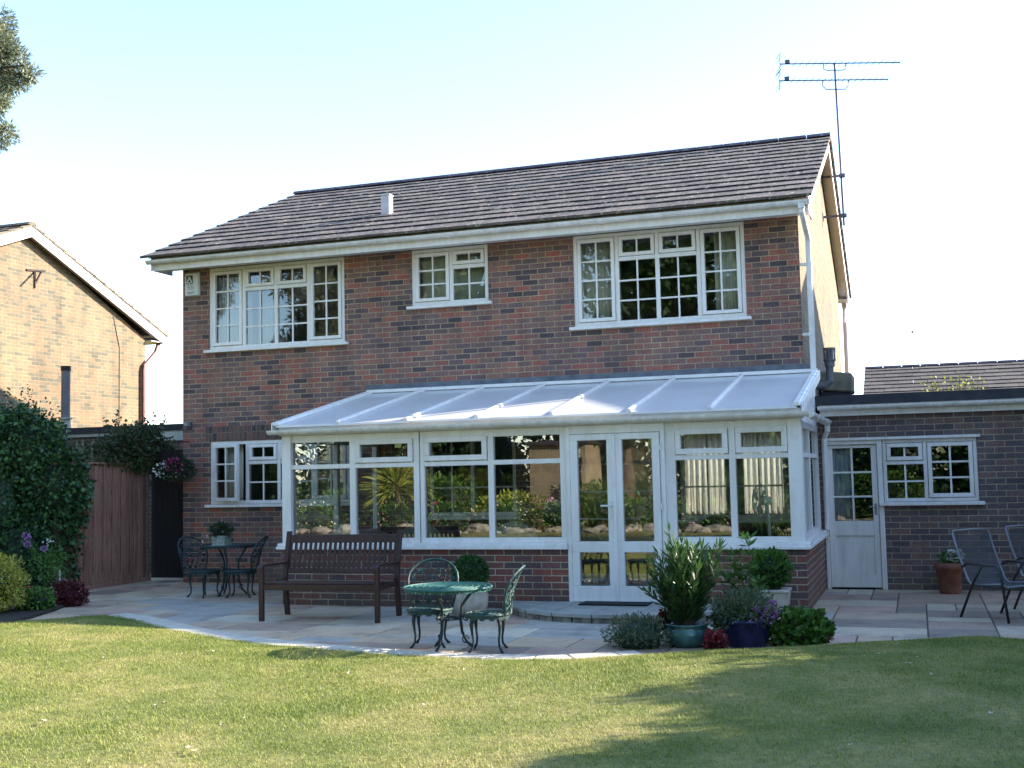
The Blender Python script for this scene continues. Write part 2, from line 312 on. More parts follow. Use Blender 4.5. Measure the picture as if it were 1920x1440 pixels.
# ------------------------------------------------------------------ object helpers
def wl(o):
    v = Vector((0, 0, 0))
    while o is not None: v += o.location; o = o.parent
    return v
def tag(o, label=None, cat=None, group=None, kind=None):
    if label: o['label'] = label
    if cat: o['category'] = cat
    if group: o['group'] = group
    if kind: o['kind'] = kind
    return o
def empty(name, loc, label=None, cat=None, group=None):
    o = bpy.data.objects.new(name, None); col.objects.link(o); o.location = loc; o.empty_display_size = .1
    return tag(o, label, cat, group)
def children(o): return [c for c in bpy.data.objects if c.parent == o]
def copy_tree(o, parent=None):
    c = o.copy(); col.objects.link(c); c.parent = parent
    for ch in children(o): copy_tree(ch, c)
    return c
class MB:
    def __init__(s): s.v = []; s.f = []; s.t = []
    def add(s, vs, fs, tint=None):
        n = len(s.v); s.v += [tuple(v) for v in vs]; s.f += [tuple(i + n for i in f) for f in fs]
        s.t += [(.5 if tint is None else tint)] * len(fs)
        return s
    def box(s, x0, x1, y0, y1, z0, z1, tint=None):
        return s.add([(x0, y0, z0), (x1, y0, z0), (x1, y1, z0), (x0, y1, z0), (x0, y0, z1), (x1, y0, z1), (x1, y1, z1), (x0, y1, z1)],
                     [(0, 3, 2, 1), (4, 5, 6, 7), (0, 1, 5, 4), (1, 2, 6, 5), (2, 3, 7, 6), (3, 0, 4, 7)], tint)
    def hexa(s, p, tint=None):   # 8 points, same order as box
        return s.add(p, [(0, 3, 2, 1), (4, 5, 6, 7), (0, 1, 5, 4), (1, 2, 6, 5), (2, 3, 7, 6), (3, 0, 4, 7)], tint)
    def bar(s, a, b, w, h, up=(0, 0, 1), tint=None):   # oriented box from a to b
        a = Vector(a); b = Vector(b); d = (b - a).normalized(); u = Vector(up)
        sd = d.cross(u).normalized() * (w / 2); u = sd.cross(d).normalized() * (h / 2)
        return s.hexa([a - sd - u, a + sd - u, b + sd - u, b - sd - u, a - sd + u, a + sd + u, b + sd + u, b - sd + u], tint)
    def tube(s, pts, r, n=8, tint=None, cap=True):
        pts = [Vector(p) for p in pts]; m = len(pts)
        rs = r if isinstance(r, (list, tuple)) else [r] * m
        base = len(s.v); prev = None; vs = []; fs = []
        for i, p in enumerate(pts):
            t = (pts[min(i + 1, m - 1)] - pts[max(i - 1, 0)]).normalized()
            if prev is None:
                a = Vector((0, 0, 1)) if abs(t.z) < .9 else Vector((1, 0, 0))
                u = t.cross(a).normalized()
            else:
                u = (prev - t * prev.dot(t)); u = u.normalized() if u.length > 1e-6 else prev
            prev = u; w = t.cross(u)
            for k in range(n):
                an = 2 * PI * k / n; vs.append(p + (u * math.cos(an) + w * math.sin(an)) * rs[i])
        for i in range(m - 1):
            for k in range(n):
                a = i * n + k; b = i * n + (k + 1) % n; fs.append((a, b, b + n, a + n))
        if cap: fs.append(tuple(range(n))[::-1]); fs.append(tuple(range((m - 1) * n, m * n)))
        return s.add(vs, fs, tint)
    def lathe(s, prof, c=(0, 0, 0), n=24, tint=None, sx=1, sy=1, wob=0):
        vs = []; fs = []
        for (r, z) in prof:
            for k in range(n):
                an = 2 * PI * k / n; q = 1 + wob * math.cos(an * 12)
                vs.append((c[0] + r * q * math.cos(an) * sx, c[1] + r * q * math.sin(an) * sy, c[2] + z))
        for i in range(len(prof) - 1):
            for k in range(n):
                a = i * n + k; b = i * n + (k + 1) % n; fs.append((a, b, b + n, a + n))
        if prof[0][0] > 1e-4: fs.append(tuple(range(n))[::-1])
        if prof[-1][0] > 1e-4: fs.append(tuple(range((len(prof) - 1) * n, len(prof) * n)))
        return s.add(vs, fs, tint)
    def build(s, name, mat, parent=None, smooth=False, bevel=0, ofs=None):
        me = bpy.data.meshes.new(name)
        o = bpy.data.objects.new(name, me); col.objects.link(o)
        off = wl(parent) if parent is not None else (Vector(ofs) if ofs else Vector((0, 0, 0)))
        vs = [(v[0] - off.x, v[1] - off.y, v[2] - off.z) for v in s.v]
        me.from_pydata(vs, [], s.f)
        uvl = me.uv_layers.new(name='UVMap')
        co = np.array(s.v); uv = np.zeros((len(me.loops), 2)); li = 0
        for p in me.polygons:
            n = p.normal; a, b = (0, 1)
            if abs(n.y) >= abs(n.x) and abs(n.y) >= abs(n.z): a, b = 0, 2
            elif abs(n.x) >= abs(n.z): a, b = 1, 2
            for l in p.loop_indices:
                vi = me.loops[l].vertex_index; uv[l] = (s.v[vi][a], s.v[vi][b])
        uvl.data.foreach_set('uv', uv.ravel())
        at = me.attributes.new('tint', 'FLOAT', 'FACE'); at.data.foreach_set('value', s.t)
        if smooth:
            for p in me.polygons: p.use_smooth = True
        me.materials.append(mat)
        if parent is not None: o.parent = parent
        elif ofs: o.location = ofs
        if bevel:
            md = o.modifiers.new('b', 'BEVEL'); md.width = bevel; md.segments = 1; md.limit_method = 'ANGLE'
        return o

def np_mesh(name, V, F, tint, mat, parent=None, ofs=(0, 0, 0)):
    """V (n,3) world coordinates, F (m,k) faces, tint (m,)"""
    me = bpy.data.meshes.new(name); off = np.array(wl(parent) if parent is not None else ofs)
    V = V - off; k = F.shape[1]
    me.vertices.add(len(V)); me.vertices.foreach_set('co', V.astype(np.float32).ravel())
    me.loops.add(F.size); me.loops.foreach_set('vertex_index', F.astype(np.int32).ravel())
    me.polygons.add(len(F)); me.polygons.foreach_set('loop_start', (np.arange(len(F)) * k).astype(np.int32))
    me.update(calc_edges=True)
    at = me.attributes.new('tint', 'FLOAT', 'FACE'); at.data.foreach_set('value', tint.astype(np.float32))
    me.materials.append(mat)
    o = bpy.data.objects.new(name, me); col.objects.link(o)
    if parent is not None: o.parent = parent
    else: o.location = tuple(off)
    return o
def unit(v): return v / (np.linalg.norm(v, axis=1, keepdims=True) + 1e-9)
def leaf_geo(P, D, L, W, Nrm=None):
    """rhombus leaves at P pointing along D, length L, width W, returns V,F"""
    n = len(P); D = unit(D)
    if Nrm is None: Nrm = rng.normal(size=(n, 3))
    S = unit(np.cross(D, Nrm)); U = np.cross(S, D)
    L = np.broadcast_to(L, (n,))[:, None]; W = np.broadcast_to(W, (n,))[:, None]
    a = P; b = P + D * L * .5 + S * W * .5 + U * W * .12; c = P + D * L; d = P + D * L * .5 - S * W * .5 + U * W * .12
    V = np.stack([a, b, c, d], 1).reshape(-1, 3); F = np.arange(4 * n).reshape(n, 4)
    return V, F
def foliage(name, P, D, L, W, mat, parent=None, tint=None, ofs=(0, 0, 0), Nrm=None):
    V, F = leaf_geo(P, D, L, W, Nrm)
    if tint is None: tint = rng.random(len(P))
    return np_mesh(name, V, F, tint, mat, parent, ofs)
def blob_pts(c, r, n, shell=.45):
    """points in an ellipsoid, denser toward the shell; plus outward directions"""
    d = unit(rng.normal(size=(n, 3))); rad = 1 - shell * rng.random(n) ** 1.5
    lump = 1 + .10 * np.sin(d[:, 0] * 7 + c[0]) * np.cos(d[:, 1] * 6 + c[1] * 3) + .07 * np.sin(d[:, 2] * 11 + c[2])
    return np.array(c) + d * (rad * lump)[:, None] * np.array(r), d
def core(mb, c, r, n=10, m=7, tint=.1):
    prof = [(max(.001, math.sin(PI * i / m)), -math.cos(PI * i / m)) for i in range(m + 1)]
    vs = []; fs = []
    for (q, z) in prof:
        for k in range(n):
            an = 2 * PI * k / n; j = 1 + .12 * random.uniform(-1, 1)
            vs.append((c[0] + q * r[0] * math.cos(an) * j, c[1] + q * r[1] * math.sin(an) * j, c[2] + z * r[2]))
    for i in range(m):
        for k in range(n):
            a = i * n + k; b = i * n + (k + 1) % n; fs.append((a, b, b + n, a + n))
    mb.add(vs, fs, tint)

def arc(cx, cy, cz, r, a0, a1, n, plane='xz'):
    out = []
    for i in range(n + 1):
        a = a0 + (a1 - a0) * i / n; u = r * math.cos(a); v = r * math.sin(a)
        out.append((cx + u, cy, cz + v) if plane == 'xz' else ((cx, cy + u, cz + v) if plane == 'yz' else (cx + u, cy + v, cz)))
    return out

# ------------------------------------------------------------------ wall with openings (quads only)
def wall(mb, ax, a0, a1, z0, z1, p0, p1, ops=()):
    """ax 'y': wall spans x in a0..a1, faces at y=p0 and y=p1. ops: (a0,a1,z0,z1)"""
    def P(a, p, z): return (a, p, z) if ax == 'y' else (p, a, z)
    As = sorted({a0, a1, *[o[0] for o in ops], *[o[1] for o in ops]}); Zs = sorted({z0, z1, *[o[2] for o in ops], *[o[3] for o in ops]})
    As = [a for a in As if a0 <= a <= a1]; Zs = [z for z in Zs if z0 <= z <= z1]
    def inside(a, z): return any(o[0] < a < o[1] and o[2] < z < o[3] for o in ops)
    for i in range(len(As) - 1):
        for j in range(len(Zs) - 1):
            A, B, C, D = As[i], As[i + 1], Zs[j], Zs[j + 1]
            if inside((A + B) / 2, (C + D) / 2): continue
            for p in (p0, p1): mb.add([P(A, p, C), P(B, p, C), P(B, p, D), P(A, p, D)], [(0, 1, 2, 3)])
    for o in list(ops) + [(a0, a1, z0, z1)]:
        A, B, C, D = o
        for q in ([P(A, p0, C), P(A, p1, C), P(A, p1, D), P(A, p0, D)], [P(B, p0, C), P(B, p1, C), P(B, p1, D), P(B, p0, D)],
                  [P(A, p0, C), P(B, p0, C), P(B, p1, C), P(A, p1, C)], [P(A, p0, D), P(B, p0, D), P(B, p1, D), P(A, p1, D)]):
            mb.add(q, [(0, 1, 2, 3)])

# ------------------------------------------------------------------ windows
def window(parent, x0, x1, z0, z1, cols, y=0.0, sill=True, fw=.055, bar=.022, glass='glass', white='upvc', name='window', flip=None, sillx=.06):
    """frame in plane y (outer face at y+.02 recess). cols: list of (x_fraction_end, kind) kind: ('full',nc,nr) or ('vent',frac,nc,nr)"""
    yf, yb = y + .018, y + .085
    fr = MB(); sa = MB(); gb = MB(); gl = MB(); seal = MB()
    fr.box(x0, x1, yf, yb, z1 - fw, z1); fr.box(x0, x1, yf, yb, z0, z0 + fw)
    fr.box(x0, x0 + fw, yf, yb, z0 + fw, z1 - fw); fr.box(x1 - fw, x1, yf, yb, z0 + fw, z1 - fw)
    xs = [x0] + [x0 + (x1 - x0) * c[0] for c in cols]
    mw = fw * .5
    for xm in xs[1:-1]: fr.box(xm - mw, xm + mw, yf, yb, z0 + fw, z1 - fw)
    def panes(a, b, c, d, nc, nr):
        gl.add([(a, yf + .03, c), (b, yf + .03, c), (b, yf + .03, d), (a, yf + .03, d)], [(0, 1, 2, 3)])
        for i in range(1, nc): xm = a + (b - a) * i / nc; gb.box(xm - bar / 2, xm + bar / 2, yf + .012, yf + .027, c, d)
        for j in range(1, nr): zm = c + (d - c) * j / nr; gb.box(a, b, yf + .014, yf + .025, zm - bar / 2, zm + bar / 2)
    def sash(a, b, c, d, nc, nr):     # proud opening sash
        s = .048; g = .006; a += g; b -= g; c += g; d -= g; q0, q1 = yf - .016, yf + .04
        sa.box(a, b, q0, q1, d - s, d); sa.box(a, b, q0, q1, c, c + s); sa.box(a, a + s, q0, q1, c + s, d - s); sa.box(b - s, b, q0, q1, c + s, d - s)
        panes(a + s, b - s, c + s, d - s, nc, nr)
    for i, cdef in enumerate(cols):
        a = xs[i] + (fw if i == 0 else mw); b = xs[i + 1] - (fw if i == len(cols) - 1 else mw)
        k = cdef[1]; c, d = z0 + fw, z1 - fw
        if k[0] == 'full': sash(a, b, c, d, k[1], k[2])
        elif k[0] == 'fixed': panes(a, b, c, d, k[1], k[2])
        elif k[0] == 'vent':
            zt = d - (d - c) * k[1]; fr.box(a, b, yf, yb, zt - mw, zt + mw)
            sash(a, b, zt + mw, d, k[2], 1); panes(a, b, c, zt - mw, k[2], k[3])
        elif k[0] == 'open': pass
    f = fr.build(name, M[white], parent, bevel=.004)
    if sa.v: sa.build('sash', M[white], f, bevel=.004)
    if gb.v: gb.build('glazing_bar', M[white], f)
    gl.build('pane', M[glass], f)
    if sill:
        MB().box(x0 - sillx, x1 + sillx, y - .07, y + .1, z0 - .045, z0 - .002).build('sill', M[white], f, bevel=.006)
    return f

# ------------------------------------------------------------------ tiled roof
def tile_slope(mb, x0, x1, ye, ze, yr, zr, rows, tw=.31, th=.036):
    L = math.hypot(yr - ye, zr - ze); dy, dz = (yr - ye) / L, (zr - ze) / L; ny, nz = -dz, dy
    if nz < 0: ny, nz = -ny, -nz
    g = L / rows
    for k in range(rows):
        s0 = k * g - (.05 if k == 0 else 0); s1 = min((k + 1) * g + .06, L)
        x = x0 - (tw * .5 if k % 2 else 0)
        while x < x1 - .01:
            a = max(x, x0); b = min(x + tw - .004, x1)
            if b - a > .02:
                j = random.uniform(0, .005); lo = .026 + j; hi = .002 + j
                t = random.random()
                def Q(s, h): return (ye + dy * s + ny * h, ze + dz * s + nz * h)
                p = []
                for h in (0, th):
                    for xx, s, l in ((a, s0, lo), (b, s0, lo + random.uniform(-.002, .002)), (b, s1, hi), (a, s1, hi)):
                        q = Q(s, l + h); p.append((xx, q[0], q[1]))
                mb.hexa(p, .2 + .8 * t)
                if k: mb.t[-4] = random.uniform(0, .1)  # front lip coloured darker, painting the shade between tile courses
            x += tw
def ridge_caps(mb, x0, x1, y, z, r=.13):
    x = x0
    while x < x1 - .05:
        e = min(x + .44, x1); n = 9; vs = []
        t = random.random()
        for xx in (x, e - .008):
            for k in range(n + 1):
                a = PI * (.08 + .84 * k / n); vs.append((xx, y + r * math.cos(a), z - .035 + r * math.sin(a) * .75))
        fs = [(k, k + 1, k + n + 2, k + n + 1) for k in range(n)] + [tuple(range(n + 1)), tuple(range(n + 1, 2 * n + 2))[::-1]]
        mb.add(vs, fs, .2 + .8 * t); x += .45

SUNDIR = Vector((.81, .42, .409))
YR, ZR = 4.15, 6.86     # ridge
# ================================================================== MAIN HOUSE
XH = 9.26; DH = 8.3; ZS = 4.76
house = empty('brick_house', (0, 0, 0), 'two storey brown brick house with white windows and tiled pitched roof', 'house')
W1 = (.46, 2.76, 3.50, ZS); W2 = (3.83, 5.0, 3.945, ZS); W3 = (6.24, 8.57, 3.50, ZS)
WL = (.475, 2.81, 1.165, 2.113); WB = (4.05, 5.35, .95, 2.1); DB = (6.1, 7.35, .06, 2.1); WC = (7.62, 9.0, .88, 2.1)
w = MB(); wall(w, 'y', 0, XH, -.1, ZS, 0, .28, [W1, W2, W3, WL, WB, DB, WC])
wall(w, 'y', 0, XH, -.1, ZS, DH - .28, DH, [(6.0, 8.7, .7, 2.25)])
def gable(mb, xa, xb, y0, y1, ze, yr, zr):
    for x in (xa, xb):
        mb.add([(x, y0, -.1), (x, y1, -.1), (x, y1, ze), (x, y0, ze)], [(0, 1, 2, 3)])
        mb.add([(x, y0, ze), (x, y1, ze), (x, yr, zr)], [(0, 1, 2)])
gable(w, -.003, .26, 0, DH, ZS + .02, YR, ZR - .06)
w.build('wall', M['brick'], house)
w = MB(); gable(w, XH + .003, XH - .26, .001, DH, ZS + .02, YR, ZR - .06); w.build('gable_wall', M['brick_sun'], house)  # sunlit side wall takes the sun-toned copy of the brick
sd = MB().box(.4, 2.9, -.004, .1, 2.12, 2.335); sd.build('lintel_course', M['soldier'], house)
# roof
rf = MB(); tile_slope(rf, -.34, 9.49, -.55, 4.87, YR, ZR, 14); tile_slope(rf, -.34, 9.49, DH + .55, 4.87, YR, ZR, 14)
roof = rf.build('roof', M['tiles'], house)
rc = MB(); ridge_caps(rc, -.34, 9.49, YR, ZR + .04); rc.build('ridge_tile', M['ridge'], roof)
ul = MB()
for ya, yb in ((-.50, YR), (DH + .50, YR)): ul.add([(-.30, ya, 4.885), (9.45, ya, 4.885), (9.45, yb, ZR - .01), (-.30, yb, ZR - .01)], [(0, 1, 2, 3)])
ul.build('roofing_felt', M['felt'], roof)
# vent pipe on the roof
vp = MB(); vp.box(2.93, 3.07, .93, 1.07, 5.38, 5.86).box(2.90, 3.10, .90, 1.10, 5.40, 5.47).box(2.92, 3.08, .92, 1.08, 5.85, 5.875)
vp.build('roof_vent', M['pink_metal'], roof, bevel=.006)
# eaves
ev = MB(); ev.box(-.2, 9.42, -.46, -.435, 4.70, 4.905); ev.build('fascia', M['upvc'], house)
so = MB(); so.box(-.2, 9.42, -.434, -.002, 4.765, 4.785); so.box(-.2, 9.42, DH + .002, DH + .434, 4.765, 4.785)
for sx0, sx1 in ((-.2, -.003), (XH + .003, 9.42)):      # verge box soffits
    for (ya, za, yb, zb) in ((-.43, 4.80, YR, ZR - .06), (DH + .43, 4.80, YR, ZR - .06)):
        so.add([(sx0, ya, za), (sx1, ya, za), (sx1, yb, zb), (sx0, yb, zb)], [(0, 1, 2, 3)])
so.build('soffit', M['upvc'], house)
for x in (-.225, 9.42):
    bg = MB()
    for (ya, za, yb, zb) in ((-.5, 4.89, YR, ZR + .01), (DH + .5, 4.89, YR, ZR + .01)):
        bg.hexa([(x, ya, za - .2), (x + .025, ya, za - .2), (x + .025, yb, zb - .2), (x, yb, zb - .2), (x, ya, za), (x + .025, ya, za), (x + .025, yb, zb), (x, yb, zb)])
    bg.box(x, x + .025, -.43, .02, 4.70, 4.80); bg.box(x, x + .025, DH - .02, DH + .43, 4.70, 4.80)
    bg.build('bargeboard', M['barge'], house)
def gutter(parent, ax, a0, a1, p, z, r=.058, name='gutter', clips=0, mat='gutter', sgn=-1):
    g = MB(); n = 8; out = [(math.cos(PI + PI * k / n) * r, math.sin(PI + PI * k / n) * r) for k in range(n + 1)]
    inn = [(math.cos(PI + PI * k / n) * (r - .006), math.sin(PI + PI * k / n) * (r - .006)) for k in range(n, -1, -1)]
    pr = out + inn
    def P(a, u, v): return (a, p + u, z + v) if ax == 'x' else (p + u, a, z + v)
    m = len(pr); vs = [P(a0, *q) for q in pr] + [P(a1, *q) for q in pr]
    g.add(vs, [(k, (k + 1) % m, (k + 1) % m + m, k + m) for k in range(m)])
    for a in (a0, a1): g.add([P(a, *q) for q in out], [tuple(range(n + 1))])
    for i in range(clips):
        a = a0 + (a1 - a0) * (i + .5) / clips; q = [(u * 1.12, v * 1.12) for u, v in out] + [(u * .98, v * .98) for u, v in out[::-1]]; mm = len(q)
        g.add([P(a, *t) for t in q] + [P(a + .05, *t) for t in q], [(k, (k + 1) % mm, (k + 1) % mm + mm, k + mm) for k in range(mm)] + [tuple(range(mm)), tuple(range(mm, 2 * mm))])
    return g.build(name, M[mat], parent, smooth=False)
gutter(house, 'x', -.27, 9.46, -.525, 4.845, clips=9)
gutter(house, 'x', -.27, 9.46, DH + .535, 4.86)
dp = MB(); dp.tube([(9.36, -.53, 4.82), (9.36, -.53, 4.70), (9.37, -.46, 4.64), (9.385, -.08, 4.46), (9.385, -.05, 4.40), (9.385, -.05, 2.72)], .038, 10)
for z in (4.1, 3.2): dp.box(9.27, 9.42, -.075, -.02, z, z + .035)
dp.box(9.32, 9.40, -.58, -.48, 4.74, 4.80)
dp.build('downpipe', M['gutter'], house, smooth=False)
dp = MB(); dp.tube([(9.33, DH + .5, 4.8), (9.36, DH + .4, 4.6), (9.38, DH - .1, 4.3), (9.38, DH - .1, 2.4)], .05, 10); dp.build('soil_pipe', M['barge'], house)
# flashing along the conservatory top and soffit details
fl = MB(); fl.hexa([(3.08, -.012, 2.735), (9.40, -.012, 2.735), (9.40, 0, 2.735), (3.08, 0, 2.735), (3.08, -.005, 2.85), (9.30, -.005, 2.85), (9.30, -.001, 2.85), (3.08, -.001, 2.85)])
fl.build('flashing', M['lead'], house)
# flat-roof flashing, flue and concrete block on gable side
fu = MB(); fu.tube([(9.27, 1.3, 2.64), (9.42, 1.3, 2.64), (9.49, 1.3, 2.70), (9.50, 1.3, 2.98)], .052, 12); fu.tube([(9.50, 1.3, 2.90), (9.50, 1.3, 3.0)], .068, 12)
fu.tube([(9.50, 1.3, 3.13), (9.50, 1.3, 3.16)], .085, 12)
for k in range(12):
    a = 2 * PI * k / 12; fu.bar((9.5 + .076 * math.cos(a), 1.3 + .076 * math.sin(a), 3.0), (9.5 + .076 * math.cos(a), 1.3 + .076 * math.sin(a), 3.13), .02, .006, up=(math.cos(a), math.sin(a), 0))
fu.tube([(9.5, 1.3, 2.98), (9.5, 1.3, 3.0)], .085, 12); fu.tube([(9.5, 1.3, 3.0), (9.5, 1.3, 3.13)], .05, 10)
fu.build('boiler_flue', M['grey_pipe'], house)
# windows
WP = [(.262, ('full', 2, 4)), (.50, ('vent', .27, 2, 3)), (.738, ('vent', .27, 2, 3)), (1, ('full', 2, 4))]
f1 = window(house, *W1, WP); f1['label'] = 'white four-light upper window with nets and tree reflections'
f2 = window(house, *W2, [(.52, ('full', 2, 3)), (1, ('vent', .33, 2, 2))]); f2['label'] = 'small white upper window with pale blind'
f3 = window(house, *W3, WP); f3['label'] = 'white four-light upper window with cream curtains'
wlp = [(.27, ('open',)), (.50, ('vent', .33, 2, 2)), (.74, ('vent', .33, 2, 2)), (1, ('full', 2, 3))]
f4 = window(house, *WL, wlp); f4['label'] = 'white ground floor window with its left sash ajar'
# ajar sash (hinged left)
sm = MB(); sg = MB(); sb = MB(); a = R(17); L = .53; s = .05
def SW(u, d, z): return (.53 + u * math.cos(a) + d * math.sin(a), -.005 - u * math.sin(a) + d * math.cos(a), z)
def sbox(mb, u0, u1, d0, d1, z0, z1): mb.hexa([SW(u0, d0, z0), SW(u1, d0, z0), SW(u1, d1, z0), SW(u0, d1, z0), SW(u0, d0, z1), SW(u1, d0, z1), SW(u1, d1, z1), SW(u0, d1, z1)])
zb, zt = 1.215, 2.065
sbox(sm, 0, L, 0, .05, zt - s, zt); sbox(sm, 0, L, 0, .05, zb, zb + s); sbox(sm, 0, s, 0, .05, zb + s, zt - s); sbox(sm, L - s, L, 0, .05, zb + s, zt - s)
sg.add([SW(s, .03, zb + s), SW(L - s, .03, zb + s), SW(L - s, .03, zt - s), SW(s, .03, zt - s)], [(0, 1, 2, 3)])
sbox(sb, L / 2 - .011, L / 2 + .011, .012, .026, zb + s, zt - s)
for j in (1, 2): zm = zb + s + (zt - zb - 2 * s) * j / 3; sbox(sb, s, L - s, .014, .024, zm - .011, zm + .011)
o = sm.build('open_sash', M['upvc'], f4); sg.build('sash_pane', M['glass'], f4); sb.build('glazing_bar', M['upvc'], f4)
window(house, *WB, [(.5, ('fixed', 2, 3)), (1, ('fixed', 2, 3))], name='window')
window(house, *WC, [(.5, ('fixed', 2, 3)), (1, ('fixed', 2, 3))], name='window')
dd = window(house, *DB, [(.5, ('full', 1, 5)), (1, ('full', 1, 5))], name='french_door', sill=False)
# alarm box
al = MB(); al.hexa([(.075, -.06, 4.355), (.30, -.06, 4.355), (.315, 0, 4.34), (.06, 0, 4.34), (.075, -.06, 4.70), (.30, -.06, 4.70), (.315, 0, 4.715), (.06, 0, 4.715)])
ab = al.build('alarm_box', M['alarm'], house, bevel=.008); ab['label'] = 'white burglar alarm box with dark triangular mark'
ap = MB(); ap.box(.10, .215, -.0635, -.0605, 4.53, 4.665); ap.build('printed_panel', M['alarm_print'], ab)
aw = MB()
aw.bar((.115, -.0655, 4.545), (.157, -.0655, 4.645), .003, .022, up=(1, 0, -.4)); aw.bar((.20, -.0655, 4.545), (.158, -.0655, 4.645), .003, .022, up=(1, 0, .4)); aw.bar((.14, -.0655, 4.548), (.175, -.0655, 4.548), .003, .02)
aw.build('printed_mark', M['alarm'], ab)
at_ = MB()
for z, xa, xb in ((4.50, .11, .22), (4.475, .11, .24), (4.45, .12, .235), (4.40, .115, .25), (4.382, .12, .22)): at_.box(xa, xb, -.0625, -.0605, z, z + .011)
at_.build('printed_lines', M['alarm_grey'], ab)
# rooms: one dark lining per storey
rm = MB()
for z0, z1 in ((.02, 2.45), (2.6, 4.75)):
    x0, x1, y0, y1 = .3, XH - .3, .285, 3.6
    if z0 < 1: x1 = 5.69
    rm.add([(x0, y0, z0), (x1, y0, z0), (x1, y1, z0), (x0, y1, z0), (x0, y0, z1), (x1, y0, z1), (x1, y1, z1), (x0, y1, z1)],
           [(0, 1, 2, 3), (4, 7, 6, 5), (3, 2, 6, 7), (0, 3, 7, 4), (1, 5, 6, 2)])
    for xp in ((3.3, 5.6) if z0 > 2 else (3.4,)): rm.box(xp, xp + .12, y0, y1, z0 + .002, z1 - .002)
rm.build('room_lining', M['room'], house)
rm = MB(); x0, x1, y0, y1, z0, z1 = 5.72, XH - .3, .285, DH - .285, .02, 2.45
rm.add([(x0, y0, z0), (x1, y0, z0), (x1, y1, z0), (x0, y1, z0), (x0, y0, z1), (x1, y0, z1), (x1, y1, z1), (x0, y1, z1)], [(0, 1, 2, 3), (4, 7, 6, 5), (0, 3, 7, 4), (1, 5, 6, 2)])
rm.build('room_lining', M['room_light'], house)

# curtains (things inside the house)
def curtain(x0, x1, z0, z1, y, mat, label, folds=7, amp=.025, group=None):
    m = MB(); n = folds * 8; vs = []
    for i in range(n + 1):
        x = x0 + (x1 - x0) * i / n; yy = y + amp * math.sin(i / n * folds * 2 * PI) + .008 * math.sin(i * 1.7)
        vs += [(x, yy, z0), (x + .006 * math.sin(i), yy * .5 + y * .5, z1)]
    m.add(vs, [(2 * i, 2 * i + 2, 2 * i + 3, 2 * i + 1) for i in range(n)])
    o = m.build('curtain', M[mat], None, smooth=True, ofs=((x0 + x1) / 2, y, z0)); tag(o, label, 'curtain', group)
    md = o.modifiers.new('s', 'SOLIDIFY'); md.thickness = .004
    return o
curtain(6.30, 6.86, 3.45, 4.75, .22, 'curtain', 'cream pleated curtain behind the left light of the upper right window', 6)
curtain(8.14, 8.52, 3.45, 4.75, .22, 'curtain', 'cream pleated curtain behind the right light of the upper right window', 4)
curtain(.52, 1.10, 3.45, 4.75, .20, 'net', 'pale blue net curtain in the left light of the upper left window', 9, .012)
curtain(1.14, 1.40, 3.45, 4.75, .30, 'net', 'narrow pale net edge beside the second light of the upper left window', 4, .012)
curtain(.58, .92, 1.12, 2.11, .22, 'curtain', 'cream curtain behind the ajar sash of the lower left window', 5)
curtain(3.9, 4.95, 3.9, 4.75, .24, 'blind', 'pale green blind filling the small upper middle window', 3, .006)
curtain(5.9, 8.8, .65, 2.3, 7.95, 'curtain_white', 'bright sheer white curtain glowing across the far window of the right ground floor room', 26, .03)
curtain(8.18, 8.42, .85, 2.1, .24, 'curtain', 'cream side curtain hanging behind the white fan', 4)

# ================================================================== CONSERVATORY
CF = -2.6; CL = 3.2; CR = 9.43
cons = empty('conservatory', (6.3, -1.3, 0), 'white lean-to conservatory with pale roof panels on a low brick wall', 'conservatory')
DX0, DX1 = 6.83, 7.96
cw = MB(); wall(cw, 'y', CL, DX0, -.05, .665, CF, CF + .22); wall(cw, 'y', DX1, CR, -.05, .665, CF, CF + .22)
wall(cw, 'x', CF + .22, -.002, -.05, .665, CR, CR - .22); wall(cw, 'x', CF + .22, -.002, -.05, .665, CL, CL + .22)
cw.build('dwarf_wall', M['brick_red'], cons)
sl = MB()
sl.box(CL - .06, DX0, CF - .06, CF + .24, .668, .705); sl.box(CL - .055, DX0 - .003, CF - .03, CF + .24, .705, .74)
sl.box(DX1, CR + .06, CF - .06, CF + .24, .668, .705); sl.box(DX1 + .003, CR + .055, CF - .03, CF + .24, .705, .74)
sl.box(CR - .2, CR + .06, CF + .24, -.01, .668, .705); sl.box(CR - .2, CR + .03, CF + .24, -.012, .705, .74); sl.box(CL - .06, CL + .2, CF + .24, -.01, .668, .74)
sl.build('sill', M['upvc'], cons, bevel=.006)
fr = MB(); sa = MB(); gl = MB(); y0, y1 = CF + .03, CF + .10
ZT0, ZT1, ZTOP, ZB = 1.635, 1.69, 2.05, .74
def vbar(xa, xb, z0=ZB, z1=ZTOP, ya=y0, yb=y1): fr.box(xa, xb, ya, yb, z0, z1)
vbar(CL, CL + .12, ya=CF, yb=CF + .12); vbar(4.105, 4.185); vbar(4.945, 5.015); vbar(5.03, 5.085); vbar(5.88, 5.95); vbar(6.75, DX0)
vbar(DX1, 8.07); vbar(8.655, 8.725); vbar(9.285, CR, ya=CF, yb=CF + .12)
bays = [(CL + .12, 4.105, 0), (4.185, 4.945, 1), (5.085, 5.88, 1), (5.95, 6.75, 0), (8.07, 8.655, 1), (8.725, 9.285, 1)]
vents = MB()
